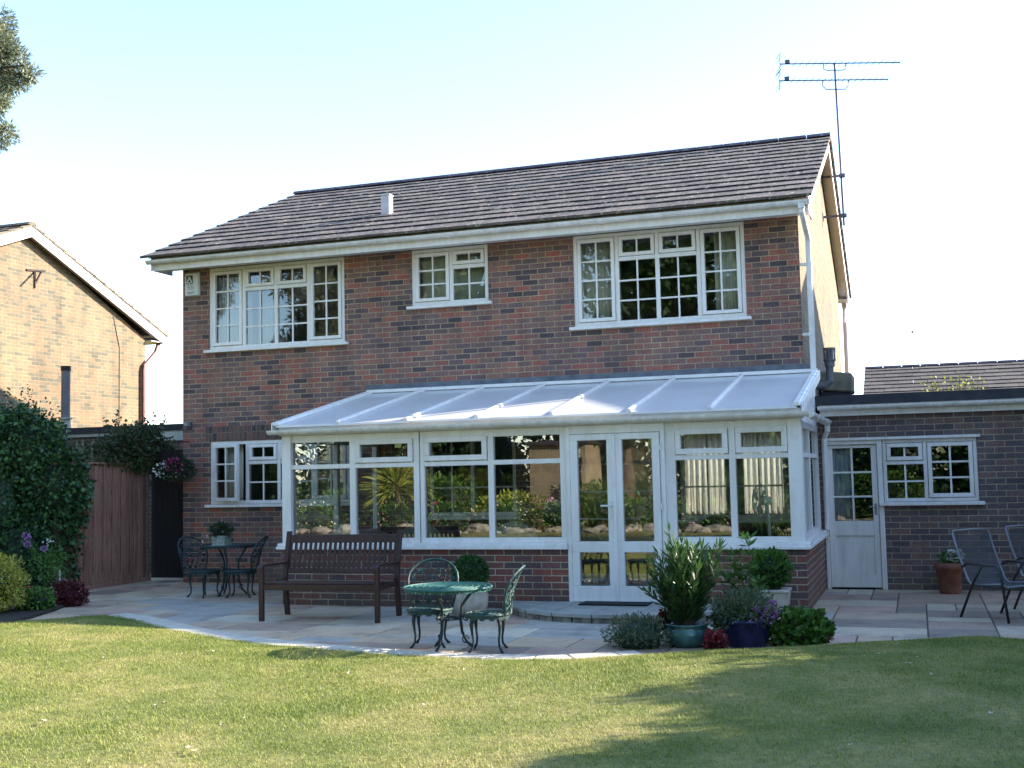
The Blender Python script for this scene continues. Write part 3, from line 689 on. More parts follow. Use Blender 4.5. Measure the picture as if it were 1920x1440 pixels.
for xa, xb, v in bays:
    fr.box(xa, xb, y0, y1, ZB, .80); fr.box(xa, xb, y0, y1, ZT0, ZT1); fr.box(xa, xb, y0, y1, 1.96, ZTOP)
    gl.add([(xa, y0 + .035, .80), (xb, y0 + .035, .80), (xb, y0 + .035, ZT0), (xa, y0 + .035, ZT0)], [(0, 1, 2, 3)])
    if v:
        a, b, c, d = xa + .006, xb - .006, ZT1 + .006, 1.975; s = .062; q0, q1 = y0 - .02, y0 + .045
        sa.box(a, b, q0, q1, d - s, d); sa.box(a, b, q0, q1, c, c + s); sa.box(a, a + s, q0, q1, c + s, d - s); sa.box(b - s, b, q0, q1, c + s, d - s)
        gl.add([(a + s, y0 + .02, c + s), (b - s, y0 + .02, c + s), (b - s, y0 + .02, d - s), (a + s, y0 + .02, d - s)], [(0, 1, 2, 3)])
        vents.box((a + b) / 2 - .17, (a + b) / 2 + .17, q0 - .012, q0, d - .028, d - .01)
    else:
        gl.add([(xa, y0 + .035, ZT1), (xb, y0 + .035, ZT1), (xb, y0 + .035, 1.96), (xa, y0 + .035, 1.96)], [(0, 1, 2, 3)])
# sides
for X, sgn in ((CR, 1), (CL, -1)):
    xa, xb = sorted((X - sgn * .10, X - sgn * .03)); xg = X - sgn * .065
    Y0s = CF + (.121 if sgn > 0 else .121)
    for (ya, yb) in ((Y0s, CF + .24), (-1.32, -1.24), (-.12, -.01)): fr.box(xa, xb, ya, yb, ZB + .001, ZTOP)
    for (ya, yb) in ((CF + .24, -1.32), (-1.24, -.12)):
        fr.box(xa, xb, ya, yb, ZB + .001, .80); fr.box(xa, xb, ya, yb, ZT0, ZT1); fr.box(xa, xb, ya, yb, 1.96, ZTOP)
        gl.add([(xg, ya, .8), (xg, yb, .8), (xg, yb, ZT0), (xg, ya, ZT0)], [(0, 1, 2, 3)]); gl.add([(xg, ya, ZT1), (xg, yb, ZT1), (xg, yb, 1.96), (xg, ya, 1.96)], [(0, 1, 2, 3)])
    # triangular infill
    for x in (xa + .01, xb - .01): fr.add([(x, CF, ZTOP), (x, -.01, ZTOP), (x, -.01, 2.70), (x, CF, 2.09)], [(0, 1, 2, 3)])
frame = fr.build('frame', M['upvc'], cons, bevel=.004); sa.build('vent_sash', M['upvc'], frame, bevel=.005); vents.build('trickle_vent', M['upvc'], frame)
gl.build('pane', M['glass_cons'], cons)
# eaves beam, roof
eb = MB(); eb.box(CL - .03, CR + .03, CF - .02, CF + .08, 2.052, 2.16); eb.build('eaves_beam', M['upvc'], cons, bevel=.006)
rp = MB(); XS = [3.16, 4.0, 4.90, 5.79, 6.69, 7.59, 8.48, 9.40]
ze, zw, yy0, yy1 = 2.165, 2.715, CF - .07, -.02
rp.hexa([(3.16, yy0, ze - .012), (9.40, yy0, ze - .012), (9.40, yy1, zw - .012), (3.16, yy1, zw - .012), (3.16, yy0, ze + .012), (9.40, yy0, ze + .012), (9.40, yy1, zw + .012), (3.16, yy1, zw + .012)])
rp.build('roof_panel', M['poly'], cons)
rb = MB()
for i, x in enumerate(XS):
    hw = .05 if i in (0, 7) else .03
    rb.hexa([(x - hw, yy0 - .01, ze + .013), (x + hw, yy0 - .01, ze + .013), (x + hw, yy1, zw + .013), (x - hw, yy1, zw + .013), (x - hw * .6, yy0 - .01, ze + .05), (x + hw * .6, yy0 - .01, ze + .05), (x + hw * .6, yy1, zw + .05), (x - hw * .6, yy1, zw + .05)])
    if i in (0, 7):
        sg_ = -1 if i == 0 else 1
        rb.hexa([(x + sg_ * hw, yy0 - .01, ze - .08), (x + sg_ * (hw + .012), yy0 - .01, ze - .08), (x + sg_ * (hw + .012), yy1, zw - .08), (x + sg_ * hw, yy1, zw - .08), (x + sg_ * hw, yy0 - .01, ze + .045), (x + sg_ * (hw + .012), yy0 - .01, ze + .045), (x + sg_ * (hw + .012), yy1, zw + .045), (x + sg_ * hw, yy1, zw + .045)])
rb.box(3.12, 9.44, -.055, -.013, zw + .015, zw + .06)
rb.build('glazing_rafter', M['upvc'], cons, bevel=.004)
gutter(cons, 'x', CL - .12, CR + .10, CF - .11, 2.115, r=.055, clips=7)
gutter(cons, 'y', CF - .10, -.05, CR + .10, 2.10, r=.055, clips=2)
d2 = MB(); d2.tube([(CR + .10, -.14, 2.08), (CR + .10, -.14, 1.98), (CR + .05, -.08, 1.88), (CR + .05, -.07, .75)], .034, 8); d2.build('downpipe', M['gutter'], cons)
# doors
df = MB(); df.box(DX0, DX0 + .05, CF - .01, CF + .08, .09, 2.05); df.box(DX1 - .05, DX1, CF - .01, CF + .08, .09, 2.05); df.box(DX0 + .05, DX1 - .05, CF - .01, CF + .08, 1.955, 2.05)
df.box(DX0 - .02, DX1 + .02, CF - .08, CF + .10, .045, .09)
for z in (.5, 1.1, 1.75): df.box(DX0 + .035, DX0 + .055, CF - .03, CF - .01, z, z + .07); df.box(DX1 - .055, DX1 - .035, CF - .03, CF - .01, z, z + .07)
dfo = df.build('door_frame', M['upvc'], cons, bevel=.004)
for k, (xa, xb) in enumerate(((DX0 + .055, 7.393), (7.399, DX1 - .055))):
    d = MB(); q0, q1 = CF - .025, CF + .04; s = .085
    d.box(xa, xb, q0, q1, 1.88, 1.95); d.box(xa, xb, q0, q1, .635, .755); d.box(xa, xb, q0, q1, .095, .265)
    for a, b in ((xa, xa + s), (xb - s, xb)): d.box(a, b, q0, q1, .265, .635); d.box(a, b, q0, q1, .755, 1.88)
    if k == 1: d.box(xa - .03, xa + .012, q0 - .014, q0 - .001, .10, 1.945)
    do = d.build('door', M['upvc'], cons, bevel=.005)
    g = MB()
    for z0, z1 in ((.265, .635), (.755, 1.88)): g.add([(xa + s, CF + .012, z0), (xb - s, CF + .012, z0), (xb - s, CF + .012, z1), (xa + s, CF + .012, z1)], [(0, 1, 2, 3)])
    g.build('pane', M['glass_cons'], do)
    if k == 0:
        h = MB(); h.box(xb - .055, xb - .025, q0 - .012, q0, 1.0, 1.2); h.tube([(xb - .04, q0 - .012, 1.15), (xb - .04, q0 - .055, 1.15), (xb - .06, q0 - .06, 1.15), (xb - .15, q0 - .06, 1.15)], .011, 8)
        h.build('handle', M['fan'], do)
fl = MB(); fl.box(CL + .22, CR - .22, CF + .22, -.003, -.03, .06); fl.build('floor', M['tile_floor'], cons)

# step in front of the doors
st = empty('curved_door_step', (7.2, -3.3, 0), 'low curved stone step of pale slabs below the white double doors', 'step')
pts = [(6.05, -2.66), (6.3, -3.12), (6.6, -3.48), (6.95, -3.68), (7.4, -3.78), (7.85, -3.76), (8.3, -3.6), (8.7, -3.2), (8.85, -2.66)]
t = MB(); b = MB()
for i in range(len(pts) - 1):
    (xa, ya), (xb, yb) = pts[i], pts[i + 1]
    g = .006; t.hexa([(xa + g, ya, .055), (xb - g, yb, .055), (xb - g, -2.655, .055), (xa + g, -2.655, .055), (xa + g, ya, .095), (xb - g, yb, .095), (xb - g, -2.655, .095), (xa + g, -2.655, .095)])
t2 = MB()
for i in range(len(pts) - 1):
    (xa, ya), (xb, yb) = pts[i], pts[i + 1]; L_ = math.hypot(xb - xa, yb - ya); nn = max(1, round(L_ / .23))
    for k in range(nn):
        u0, u1 = k / nn + .012, (k + 1) / nn - .03
        A = (xa + (xb - xa) * u0, ya + (yb - ya) * u0 + .035); B = (xa + (xb - xa) * u1, ya + (yb - ya) * u1 + .035)
        b.hexa([(A[0], A[1], 0), (B[0], B[1], 0), (B[0], -2.66, 0), (A[0], -2.66, 0), (A[0], A[1], .053), (B[0], B[1], .053), (B[0], -2.66, .053), (A[0], -2.66, .053)])
t.build('tread', M['step_stone'], st, bevel=.004); b.build('riser', M['joint_pale'], st)
mt = MB(); mt.box(7.05, 7.80, -3.02, -2.72, .097, .112); tag(mt.build('door_mat', M['timber_roof'], None, ofs=(7.45, -2.95, .097)), 'black door mat lying on the curved step below the white doors', 'door mat')

# ================================================================== GARAGE EXTENSION
ga = empty('flat_roofed_annexe', (11.7, 0, 0), 'low dark brick annexe with flat roof, white door and window', 'annexe')
GD = (9.47, 10.15, .0, 1.83); GW = (10.17, 11.27, 1.075, 1.85)
g = MB(); wall(g, 'y', 9.263, 14.0, -.1, 2.2, 0, .25, [(9.44, 10.165, -.1, 1.85), GW]); wall(g, 'x', .25, 6, -.1, 2.2, 13.75, 14.003); g.build('wall', M['brick_dark'], ga)
fr = MB(); fr.box(9.275, 14.3, -.10, 6.2, 2.30, 2.42); fr.box(9.28, 14.25, -.06, 6.1, 2.28, 2.30); fr.build('roof', M['felt'], ga)
fa = MB(); fa.box(9.44, 14.2, -.07, -.045, 2.16, 2.30); fa.box(9.44, 14.2, -.045, 0, 2.17, 2.185); fa.build('fascia', M['paint'], ga)
gutter(ga, 'x', 9.42, 14.2, -.13, 2.285, r=.055, clips=5)
window(ga, *GW, [(.455, ('vent', .36, 2, 2)), (1, ('full', 2, 3))], white='paint', fw=.045)
cp = MB(); cp.box(9.46, 11.31, -.03, .05, 1.852, 1.885); cp.build('drip_board', M['paint'], ga)
d = MB(); d.box(9.445, 9.49, 0.0, .09, 0, 1.85); d.box(10.105, 10.165, -.01, .09, 0, 1.85); d.box(9.49, 10.105, 0.0, .09, 1.80, 1.85); d.build('door_frame', M['paint'], ga, bevel=.003)
d = MB(); xa, xb = 9.495, 10.10; q0, q1 = .03, .075
d.box(xa, xb, q0, q1, 1.755, 1.795); d.box(xa + .07, xb - .07, q0, q1, .66, .845); d.box(xa, xb, q0, q1, .02, .18); d.box(xa, xa + .07, q0, q1, .18, 1.755); d.box(xb - .07, xb, q0, q1, .18, 1.755)
d.box(xa + .07, xb - .07, q0 + .018, q1 - .01, .18, .66)
do = d.build('door', M['paint'], ga, bevel=.004)
gg = MB(); gg.add([(xa + .07, .055, .845), (xb - .07, .055, .845), (xb - .07, .055, 1.755), (xa + .07, .055, 1.755)], [(0, 1, 2, 3)]); gg.build('pane', M['glass'], do)
gb = MB(); xm = (xa + xb) / 2; gb.box(xm - .012, xm + .012, .036, .053, .845, 1.755)
for j in (1, 2): z = .845 + .91 * j / 3; gb.box(xa + .07, xb - .07, .038, .052, z - .012, z + .012)
gb.build('glazing_bar', M['paint'], do)
h = MB(); h.box(xb - .05, xb - .02, .018, .03, .92, 1.06); h.tube([(xb - .035, .02, 1.02), (xb - .035, -.02, 1.02), (xb - .11, -.025, 1.02)], .008, 6); h.build('handle', M['galv'], do)
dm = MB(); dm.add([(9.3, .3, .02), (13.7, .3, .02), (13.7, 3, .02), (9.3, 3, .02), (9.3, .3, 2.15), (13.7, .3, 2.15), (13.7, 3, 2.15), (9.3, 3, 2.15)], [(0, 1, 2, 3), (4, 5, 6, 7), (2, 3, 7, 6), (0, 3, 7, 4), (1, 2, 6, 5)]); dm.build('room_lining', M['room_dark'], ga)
cb = MB(); cb.hexa([(9.28, 2.3, 2.64), (9.74, 2.3, 2.60), (9.74, 3.0, 2.60), (9.28, 3.0, 2.64), (9.28, 2.3, 2.93), (9.74, 2.3, 2.88), (9.74, 3.0, 2.88), (9.28, 3.0, 2.93)])
cb.build('chimney_block', M['concrete'], ga, bevel=.02)
MB().box(9.29, 9.70, 2.34, 2.96, 2.42, 2.62).build('block_base', M['felt'], ga)
MB().box(9.28, 9.33, .06, 1.0, 2.42, 2.60).build('upstand_flashing', M['lead'], ga)
curtain(9.56, 9.78, .85, 1.76, .16, 'net', 'grey curtain hanging behind the glazed annexe door', 4, .02)

# ================================================================== NEIGHBOUR HOUSES
def neighbour(x0, x1, y0, y1, yr, zr, zs, label, brickmat, tmat, near):
    h = empty('brick_house', ((x0 + x1) / 2, (y0 + y1) / 2, 0), label, 'house')
    w = MB(); wall(w, 'y', x0, x1, -.1, zs, y0, y0 + .25); wall(w, 'y', x0, x1, -.1, zs, y1 - .25, y1)
    gable(w, x0 - .003, x0 + .2, y0, y1, zs, yr, zr - .06); gable(w, x1 - .2, x1 + .003, y0, y1, zs, yr, zr - .06); w.build('wall', brickmat, h)
    r = MB(); hz = zs + .1
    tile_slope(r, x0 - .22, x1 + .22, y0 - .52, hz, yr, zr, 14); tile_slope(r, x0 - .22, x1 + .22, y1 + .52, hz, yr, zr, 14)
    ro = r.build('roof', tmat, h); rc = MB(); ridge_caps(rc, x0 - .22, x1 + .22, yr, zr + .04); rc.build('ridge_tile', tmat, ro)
    b = MB(); s = MB()
    for x, sg in ((x0 - .2, -1), (x1 + .175, 1)):
        for ya, yb in ((y0 - .5, yr), (y1 + .5, yr)):
            b.hexa([(x, ya, hz - .2), (x + .025, ya, hz - .2), (x + .025, yb, zr - .2), (x, yb, zr - .2), (x, ya, hz + .01), (x + .025, ya, hz + .01), (x + .025, yb, zr + .01), (x, yb, zr + .01)])
            xa, xb = (x0 - .175, x0 - .003) if sg < 0 else (x1 + .003, x1 + .175)
            s.add([(xa, ya, hz - .12), (xb, ya, hz - .12), (xb, yb, zr - .12), (xa, yb, zr - .12)], [(0, 1, 2, 3)])
    for ya, yb in ((y0 - .46, y0 - .002), (y1 + .002, y1 + .46)): s.box(x0 - .17, x1 + .17, ya, yb, zs - .05, zs - .03)
    for yy in (y0 - .46, y1 + .435): b.box(x0 - .17, x1 + .17, yy, yy + .025, zs - .07, zs + .10)
    b.build('bargeboard', M['barge'], h); s.build('soffit', M['barge'], h)
    return h
nl = neighbour(-14.5, -6.0, -.54, 7.26, 3.36, 6.62, 4.78, 'sunlit neighbouring brick house with white gable bargeboards, left edge', M['brick_sun'], M['tiles_moss'], True)
gutter(nl, 'x', -14.5, -5.8, 7.84, 4.85)
dp = MB(); dp.tube([(-5.93, 7.7, 4.78), (-5.93, 7.55, 4.5), (-5.93, 7.12, 4.15), (-5.93, 7.10, 4.05), (-5.93, 7.10, 2.6)], .045, 8); dp.build('downpipe', M['brown_pipe'], nl)
br = MB(); br.bar((-5.98, 3.42, 5.78), (-5.98, 3.95, 5.84), .03, .035); br.bar((-5.98, 3.66, 5.45), (-5.98, 3.66, 5.80), .03, .03, up=(1, 0, 0)); br.bar((-5.98, 3.66, 5.52), (-5.98, 3.86, 5.83), .025, .025); br.bar((-5.98, 3.66, 5.78), (-5.75, 3.40, 5.55), .03, .03)
br.build('wall_bracket', M['rust'], nl)
cbm = MB(); cbm.tube([(-5.99, 6.1, 5.25), (-5.985, 6.25, 4.75), (-5.985, 6.33, 4.5), (-5.985, 6.33, 2.7)], .009, 5); cbm.build('cable', M['cable'], nl)
nr = neighbour(14.45, 23.5, 0, 8.3, 4.15, 6.86, 4.78, 'matching brick house standing beyond the annexe, out of the picture', M['brick'], M['tiles'], False)

ng = empty('neighbour_garage', (-3.4, 4.5, 0), 'flat roofed dark garage between the two houses', 'garage')
w = MB(); wall(w, 'y', -5.9, -.95, -.1, 2.40, 2.75, 2.95); wall(w, 'x', 2.95, 6.9, -.1, 2.42, -1.15, -.95); w.build('wall', M['brick_dark'], ng)
MB().box(-5.95, -.75, 2.62, 7.0, 2.44, 2.555).build('roof', M['felt'], ng)
MB().box(-5.9, -2.95, 2.66, 2.70, 2.38, 2.438).box(-2.9, -.76, 2.66, 2.70, 2.26, 2.438).build('fascia', M['paint_dull'], ng)
fp = MB(); fp.tube([(-4.6, 2.92, 2.55), (-4.6, 2.92, 3.70)], .082, 14); fp.build('flue_pipe', M['grey_pipe'], ng, smooth=False)
fp = MB(); fp.tube([(-4.6, 2.92, 3.66), (-4.6, 2.92, 3.75)], .092, 14); fp.build('flue_cap', M['rust'], ng)
fp = MB(); fp.tube([(-4.6, 2.92, 2.56), (-4.6, 2.92, 2.74)], [.105, .088], 14); fp.tube([(-4.6, 2.92, 2.74), (-4.6, 2.92, 2.77)], .13, 14); fp.build('flue_collar', M['paint_dull'], ng)

# distant low roof, right
bu = empty('bungalow', (13.5, 16, 0), 'low brown tiled roof of a building rising behind the annexe', 'building')
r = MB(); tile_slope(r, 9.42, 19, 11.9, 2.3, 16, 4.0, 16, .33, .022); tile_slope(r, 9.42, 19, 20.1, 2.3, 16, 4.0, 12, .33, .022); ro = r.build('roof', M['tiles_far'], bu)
rc = MB(); ridge_caps(rc, 9.42, 19, 16, 4.03, .1); rc.build('ridge_tile', M['ridge'], ro)
w = MB(); wall(w, 'y', 9.6, 18.8, -.1, 2.35, 12.4, 12.6); gable(w, 9.6, 9.8, 12.4, 19.6, 2.35, 16, 3.9); w.build('wall', M['brick'], bu)

# ================================================================== TV AERIAL
ae = empty('television_aerial', (9.56, 4.85, 5.6), 'tall mast with two comb-like television aerials beside the gable peak', 'aerial')
am = MB(); am.tube([(9.60, 4.85, 5.55), (9.56, 4.85, 8.34)], .019, 8); am.build('mast', M['dark_metal'], ae)
for z in (6.40, 5.72):
    b = MB(); b.bar((9.262, 4.85, z), (9.64, 4.85, z), .03, .035); b.box(9.262, 9.275, 4.77, 4.93, z - .06, z + .06); b.box(9.555, 9.65, 4.81, 4.89, z - .03, z + .03); b.build('wall_bracket', M['dark_metal'], ae)
def yagi(z, xl, xr, nd, w, zrise):
    dirv = Vector((1, .37, 0)).normalized()
    c = Vector((9.56, 4.83, z))
    b = MB(); A = c + dirv * xl; B = c + dirv * xr; b.tube([A, B], .011, 6)
    bo = b.build('antenna', M['dark_metal'], ae)
    e = MB(); pv = Vector((-.37, 1, 0)).normalized() * .16
    for i in range(nd):
        t = i / (nd - 1); p = A.lerp(B, .12 + .88 * t); q = pv * (1.0 - .3 * t)
        e.tube([p - q + Vector((0, 0, -.0)), p + q + Vector((0, 0, .0))], .0045, 5)
    for dz in (-.14, -.07, .07, .14):
        p = A + Vector((0, 0, dz)) + dirv * (-abs(dz) * .15); e.tube([p - pv * 1.1, p + pv * 1.1], .005, 5)
    e.tube([A + Vector((0, 0, -.16)), A + Vector((0, 0, .16))], .007, 5)
    e.build('element', M['dark_metal'], bo)
    j = MB(); p = A + dirv * .13; j.box(p.x - .04, p.x + .04, p.y - .03, p.y + .03, p.z + .005, p.z + .065); j.build('junction_box', M['dark_metal'], bo)
    u = MB(); k = w; pp = [c + dirv * -k, c + dirv * -k + Vector((0, 0, -.10)), c + dirv * (-k + .06) + Vector((0, 0, -zrise)), c + dirv * (k - .06) + Vector((0, 0, -zrise)), c + dirv * k + Vector((0, 0, -.10)), c + dirv * k]
    u.tube(pp, .009, 6); u.build('cradle', M['dark_metal'], bo)
yagi(8.33, -.93, 1.12, 17, .19, .12)
yagi(8.04, -.95, .90, 16, .22, .16)

# bird
bd = MB(); bx, by, bz = 10.62, 25, 5.86
core(bd, (bx, by, bz), (.05, .10, .04), 8, 6); bd.add([(bx, by - .06, bz), (bx, by + .06, bz), (bx + .13, by + .02, bz + .10)], [(0, 1, 2)]); bd.add([(bx, by - .05, bz), (bx, by + .05, bz), (bx - .10, by, bz - .13)], [(0, 1, 2)])
tag(bd.build('bird', M['bird'], None, ofs=(bx, by, bz)), 'tiny dark bird flying in the white sky at right', 'bird')

# ================================================================== GROUND
gm = MB(); gm.add([(-400, -400, -.12), (400, -400, -.12), (400, 400, -.12), (-400, 400, -.12)], [(0, 1, 2, 3)]); gd = gm.build('ground', M['lawn']); tag(gd, kind='structure')
EX = [-4, .0, .9, 1.2, 1.5, 1.7, 1.9, 2.5, 3.38, 4.34, 5.12, 6.08, 7.12, 7.77, 8.15, 8.74, 9.57, 9.99, 10.64, 11.03, 11.36, 12, 13, 15]
EY = [-6.5, -5.2, -4.78, -4.62, -4.25, -4.0, -4.05, -4.42, -5.05, -5.56, -5.85, -6.08, -6.2, -6.12, -5.90, -5.50, -5.13, -4.87, -4.46, -4.26, -4.43, -5.0, -6.0, -7.0]
def edge(x): return np.interp(x, EX, EY)
def lawn_z(x, y):
    d = edge(x) - y
    r = 1 / (1 + np.exp(-(x - 8.6) * 3.0))
    return .012 + .045 * r * np.clip(d / .35, 0, 1) + .018 * np.clip(d / .5, 0, 1) + .01 * np.sin(x * 1.3) * np.sin(y * 1.1) * np.clip(d, 0, 1)
xs = np.linspace(-4, 15, 153); ts = np.concatenate([[0, .01, .02, .04], np.linspace(.06, 1, 40)])
Xg, Tg = np.meshgrid(xs, ts); Yg = edge(Xg) + (-27 - edge(Xg)) * Tg; Zg = lawn_z(Xg, Yg)
V = np.stack([Xg, Yg, Zg], -1).reshape(-1, 3); nx = len(xs)
F = np.array([(j * nx + i, (j + 1) * nx + i, (j + 1) * nx + i + 1, j * nx + i + 1) for j in range(len(ts) - 1) for i in range(nx - 1)])
# outer skirt so that the turf edge has depth
sk = np.stack([xs, edge(xs) + .005, np.full(nx, -.06)], -1); n0 = len(V); V = np.vstack([V, sk])
F = np.vstack([F, [(i, i + 1, n0 + i + 1, n0 + i) for i in range(nx - 1)]])
o = np_mesh('lawn', V, F, np.full(len(F), .5), M['lawn']); tag(o, kind='structure')
# mown grass blades over the visible lawn
nb = 430000
bx = rng.uniform(.2, 12.2, nb * 2); u = rng.random(nb * 2)
ed = edge(bx); by = ed + .02 - (u ** 1.25) * (10.6 + ed + .0)
keep = (by > -10.6) & (by < ed + .01 + rng.normal(size=nb * 2) * .012); bx = bx[keep][:nb]; by = by[keep][:nb]; n = len(bx)
bz = lawn_z(bx, by) - .004
hgt = rng.uniform(.009, .022, n) + .008 * (np.sin(bx * 2.3 + np.sin(by * 1.7) * 2) > .2) * rng.random(n)
Gc = rng.random((140, 140)); cu = bx / .11; cv = (by + 12) / .11; iu = cu.astype(int); iv = cv.astype(int); fu_ = cu - iu; fv_ = cv - iv
clump = (Gc[iu, iv] * (1 - fu_) + Gc[iu + 1, iv] * fu_) * (1 - fv_) + (Gc[iu, iv + 1] * (1 - fu_) + Gc[iu + 1, iv + 1] * fu_) * fv_
hgt *= .78 + .5 * clump
ang = rng.uniform(0, 2 * PI, n); lean = rng.uniform(.2, 1.1, n)
dx, dy = np.cos(ang), np.sin(ang); wdt = rng.uniform(.0018, .0036, n)
P0 = np.stack([bx - dy * wdt, by + dx * wdt, bz], 1); P1 = np.stack([bx + dy * wdt, by - dx * wdt, bz], 1); P2 = np.stack([bx + dx * hgt * lean, by + dy * hgt * lean, bz + hgt], 1)
V = np.stack([P0, P1, P2], 1).reshape(-1, 3); F = np.arange(3 * n).reshape(n, 3)
o = np_mesh('grass', V, F, np.clip(rng.random(n) * .75 + .32 * (.5 - clump) + .14, 0, 1), M['blade']); tag(o, 'short dry mown grass blades over the lawn', 'grass', kind='stuff')

# patio slabs
pv = MB(); S = .3; nxg, nyg = 54, 28; occ = np.zeros((nxg, nyg), bool); X0, Y0 = -1.1, -6.9
sizes = [(3, 2), (3, 2), (2, 3), (2, 2), (2, 2), (2, 1), (1, 2), (1, 1), (3, 2)]
for j in range(nyg):
    for i in range(nxg):
        if occ[i, j]: continue
        random.shuffle(sizes)
        for (a, b) in sizes + [(1, 1)]:
            if i + a <= nxg and j + b <= nyg and not occ[i:i + a, j:j + b].any():
                occ[i:i + a, j:j + b] = True
                xa, xb, ya, yb = X0 + i * S, X0 + (i + a) * S, Y0 + j * S, Y0 + (j + b) * S
                h = random.uniform(-.003, .003); g = .007
                if not (xb > .02 and ya > -.05 and xa < 14): 
                    pv.box(xa + g, xb - g, ya + g, min(yb - g, 1.2), -.05, h, random.random())
                break
o = pv.build('patio', M['slab'], None, bevel=.004); tag(o, kind='structure')
o = MB().box(-1.1, 14.6, -6.9, 1.3, -.08, -.012).build('patio_bedding', M['joint']); tag(o, kind='structure')
# pale edging
kb = MB(); x = 1.75
while x < 8.35:
    L = random.uniform(.28, .42); xe = min(x + L, 8.4)
    def nrm(xx):
        t = Vector((1, float(edge(xx + .05) - edge(xx - .05)) / .1, 0)).normalized(); return Vector((-t.y, t.x, 0))
    q = []
    wd = .26
    for z in (-.02, .016):
        for xx, k in ((x + .006, -.03), (xe - .006, -.03), (xe - .006, wd), (x + .006, wd)):
            n_ = nrm(xx); q.append((xx + n_.x * k, float(edge(xx)) + n_.y * k, z + (random.uniform(-.002, .003) if z > 0 else 0)))
    kb.hexa(q); x = xe
o = kb.build('kerb', M['kerb'], None, bevel=.006); tag(o, kind='structure')
# flower bed soil
bp = [(-4, -6.4), (.6, -5.25), (1.12, -5.0), (1.05, -4.7), (.95, -4.32), (.72, -3.7), (.54, -3.31), (.2, -2.6), (-.3, -1.95), (-.9, -1.5), (-4, -1.5)]
sb = MB(); n = len(bp); sb.add([(x, y, .035) for x, y in bp] + [(x, y, -.05) for x, y in bp], [tuple(range(n))] + [(i, (i + 1) % n, (i + 1) % n + n, i + n) for i in range(n)])
o = sb.build('flower_bed', M['soil']); tag(o, kind='structure')

# ================================================================== FENCE, GATE
fe = empty('board_fence', (-.8, -.2, 0), 'reddish brown close-boarded fence panel between hedge and house', 'fence')
b = MB(); y = -1.9; k = 0
while y < .26:
    e = min(y + .105, .27); b.hexa([(-.80 - .012 * (k % 2), y, .04), (-.78 - .012 * (k % 2), y, .04), (-.795 - .012 * (k % 2), e - .006, .04), (-.805 - .012 * (k % 2), e - .006, .04)] +
                                    [(-.80 - .012 * (k % 2), y, 1.80), (-.78 - .012 * (k % 2), y, 1.80), (-.795 - .012 * (k % 2), e - .006, 1.80), (-.805 - .012 * (k % 2), e - .006, 1.80)], random.random()); y += .105; k += 1
b.build('boards', M['fence_wood'], fe)
MB().box(-.84, -.75, -1.9, .27, 1.80, 1.83).build('capping', M['fence_wood'], fe)
MB().box(-.83, -.772, -1.9, .27, .0, .06).build('gravel_board', M['fence_wood'], fe)
gt = empty('dark_side_gate', (-.4, .30, 0), 'dark boarded side gate closing the passage beside the house', 'gate')
b = MB(); x = -.78
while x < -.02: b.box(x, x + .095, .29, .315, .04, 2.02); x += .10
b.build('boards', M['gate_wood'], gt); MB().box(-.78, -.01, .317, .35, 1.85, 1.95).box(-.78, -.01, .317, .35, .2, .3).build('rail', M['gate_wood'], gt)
for i, (yy, h) in enumerate(((-1.36, 2.14), (-1.24, 2.16), (-1.02, 2.13), (-.84, 2.10))):
    m = MB(); m.tube([(-.87, yy, 0), (-.87 + .01 * (i % 2), yy + .01, h)], .014, 6)
    tag(m.build('trellis_stake', M['fence_pale'], None, ofs=(-.87, yy, 0)), ['pale stake above the fence, nearest the hedge', 'pale stake above the fence, second from the hedge', 'pale stake above the fence, third from the hedge', 'short pale stake above the fence, fourth from the hedge'][i], 'stake', 'stakes standing above the fence')

# wall light on the left corner
wlg = empty('wall_light', (.12, -.02, 2.36), 'small dark wall light at the left corner of the house', 'light')
MB().box(.07, .16, -.03, -.001, 2.32, 2.42).build('mounting', M['dark_metal'], wlg); MB().box(.08, .15, -.10, -.03, 2.36, 2.42).build('lamp_head', M['galv'], wlg)

# ================================================================== PLANTS
def hedge():
    h = empty('ivy_hedge', (-1.9, -2.2, 0), 'tall dark green ivy covered hedge at the left edge', 'hedge')
    c = MB(); blobs = [((-1.1, -1.75, .65), (.42, .45, .8)), ((-1.05, -1.7, 1.45), (.55, .5, .75)), ((-1.35, -1.9, 2.0), (.6, .5, .62)), ((-1.8, -2.2, 1.2), (.7, .6, 1.3)), ((-1.9, -2.1, 2.1), (.6, .5, .58)), ((-2.6, -2.5, 1.3), (.8, .6, 1.4)), ((-2.7, -2.4, 2.2), (.7, .5, .5)), ((-1.35, -2.1, .5), (.6, .5, .8))]
    P = []; D = []
    for ce, r in blobs:
        core(c, ce, tuple(v * .78 for v in r), 12, 8)
        p, d = blob_pts(ce, r, 5200, .25); P.append(p); D.append(d)
    c.build('dark_core', M['dark_leaf'], h)  # solid dark lumps, painting the shade inside the hedge
    P = np.vstack(P); D = np.vstack(D); k = (P[:, 2] > .02) & (P[:, 2] < 2.75); P = P[k]; D = D[k]
    D = D + rng.normal(size=D.shape) * .6 + np.array([0, 0, -.5])
    P = P + rng.normal(size=P.shape) * .035; foliage('leaves', P, D, rng.uniform(.03, .10, len(P)), rng.uniform(.022, .07, len(P)), M['hedge'], h, tint=rng.random(len(P)) ** 1.4)
    # stray shoots on the top
    P = []; D = []
    for _ in range(34):
        x = rng.uniform(-2.6, -.75); y = rng.uniform(-2.2, -1.5); z = 2.35 + (x < -1.2) * .2; l = rng.uniform(.15, .38)
        for t in np.linspace(0, 1, 9): P.append((x + t * .08 * math.sin(x * 9), y, z + l * t)); D.append(rng.normal(size=3))
    foliage('shoots', np.array(P), np.array(D), .055, .035, M['hedge'], h)
hedge()
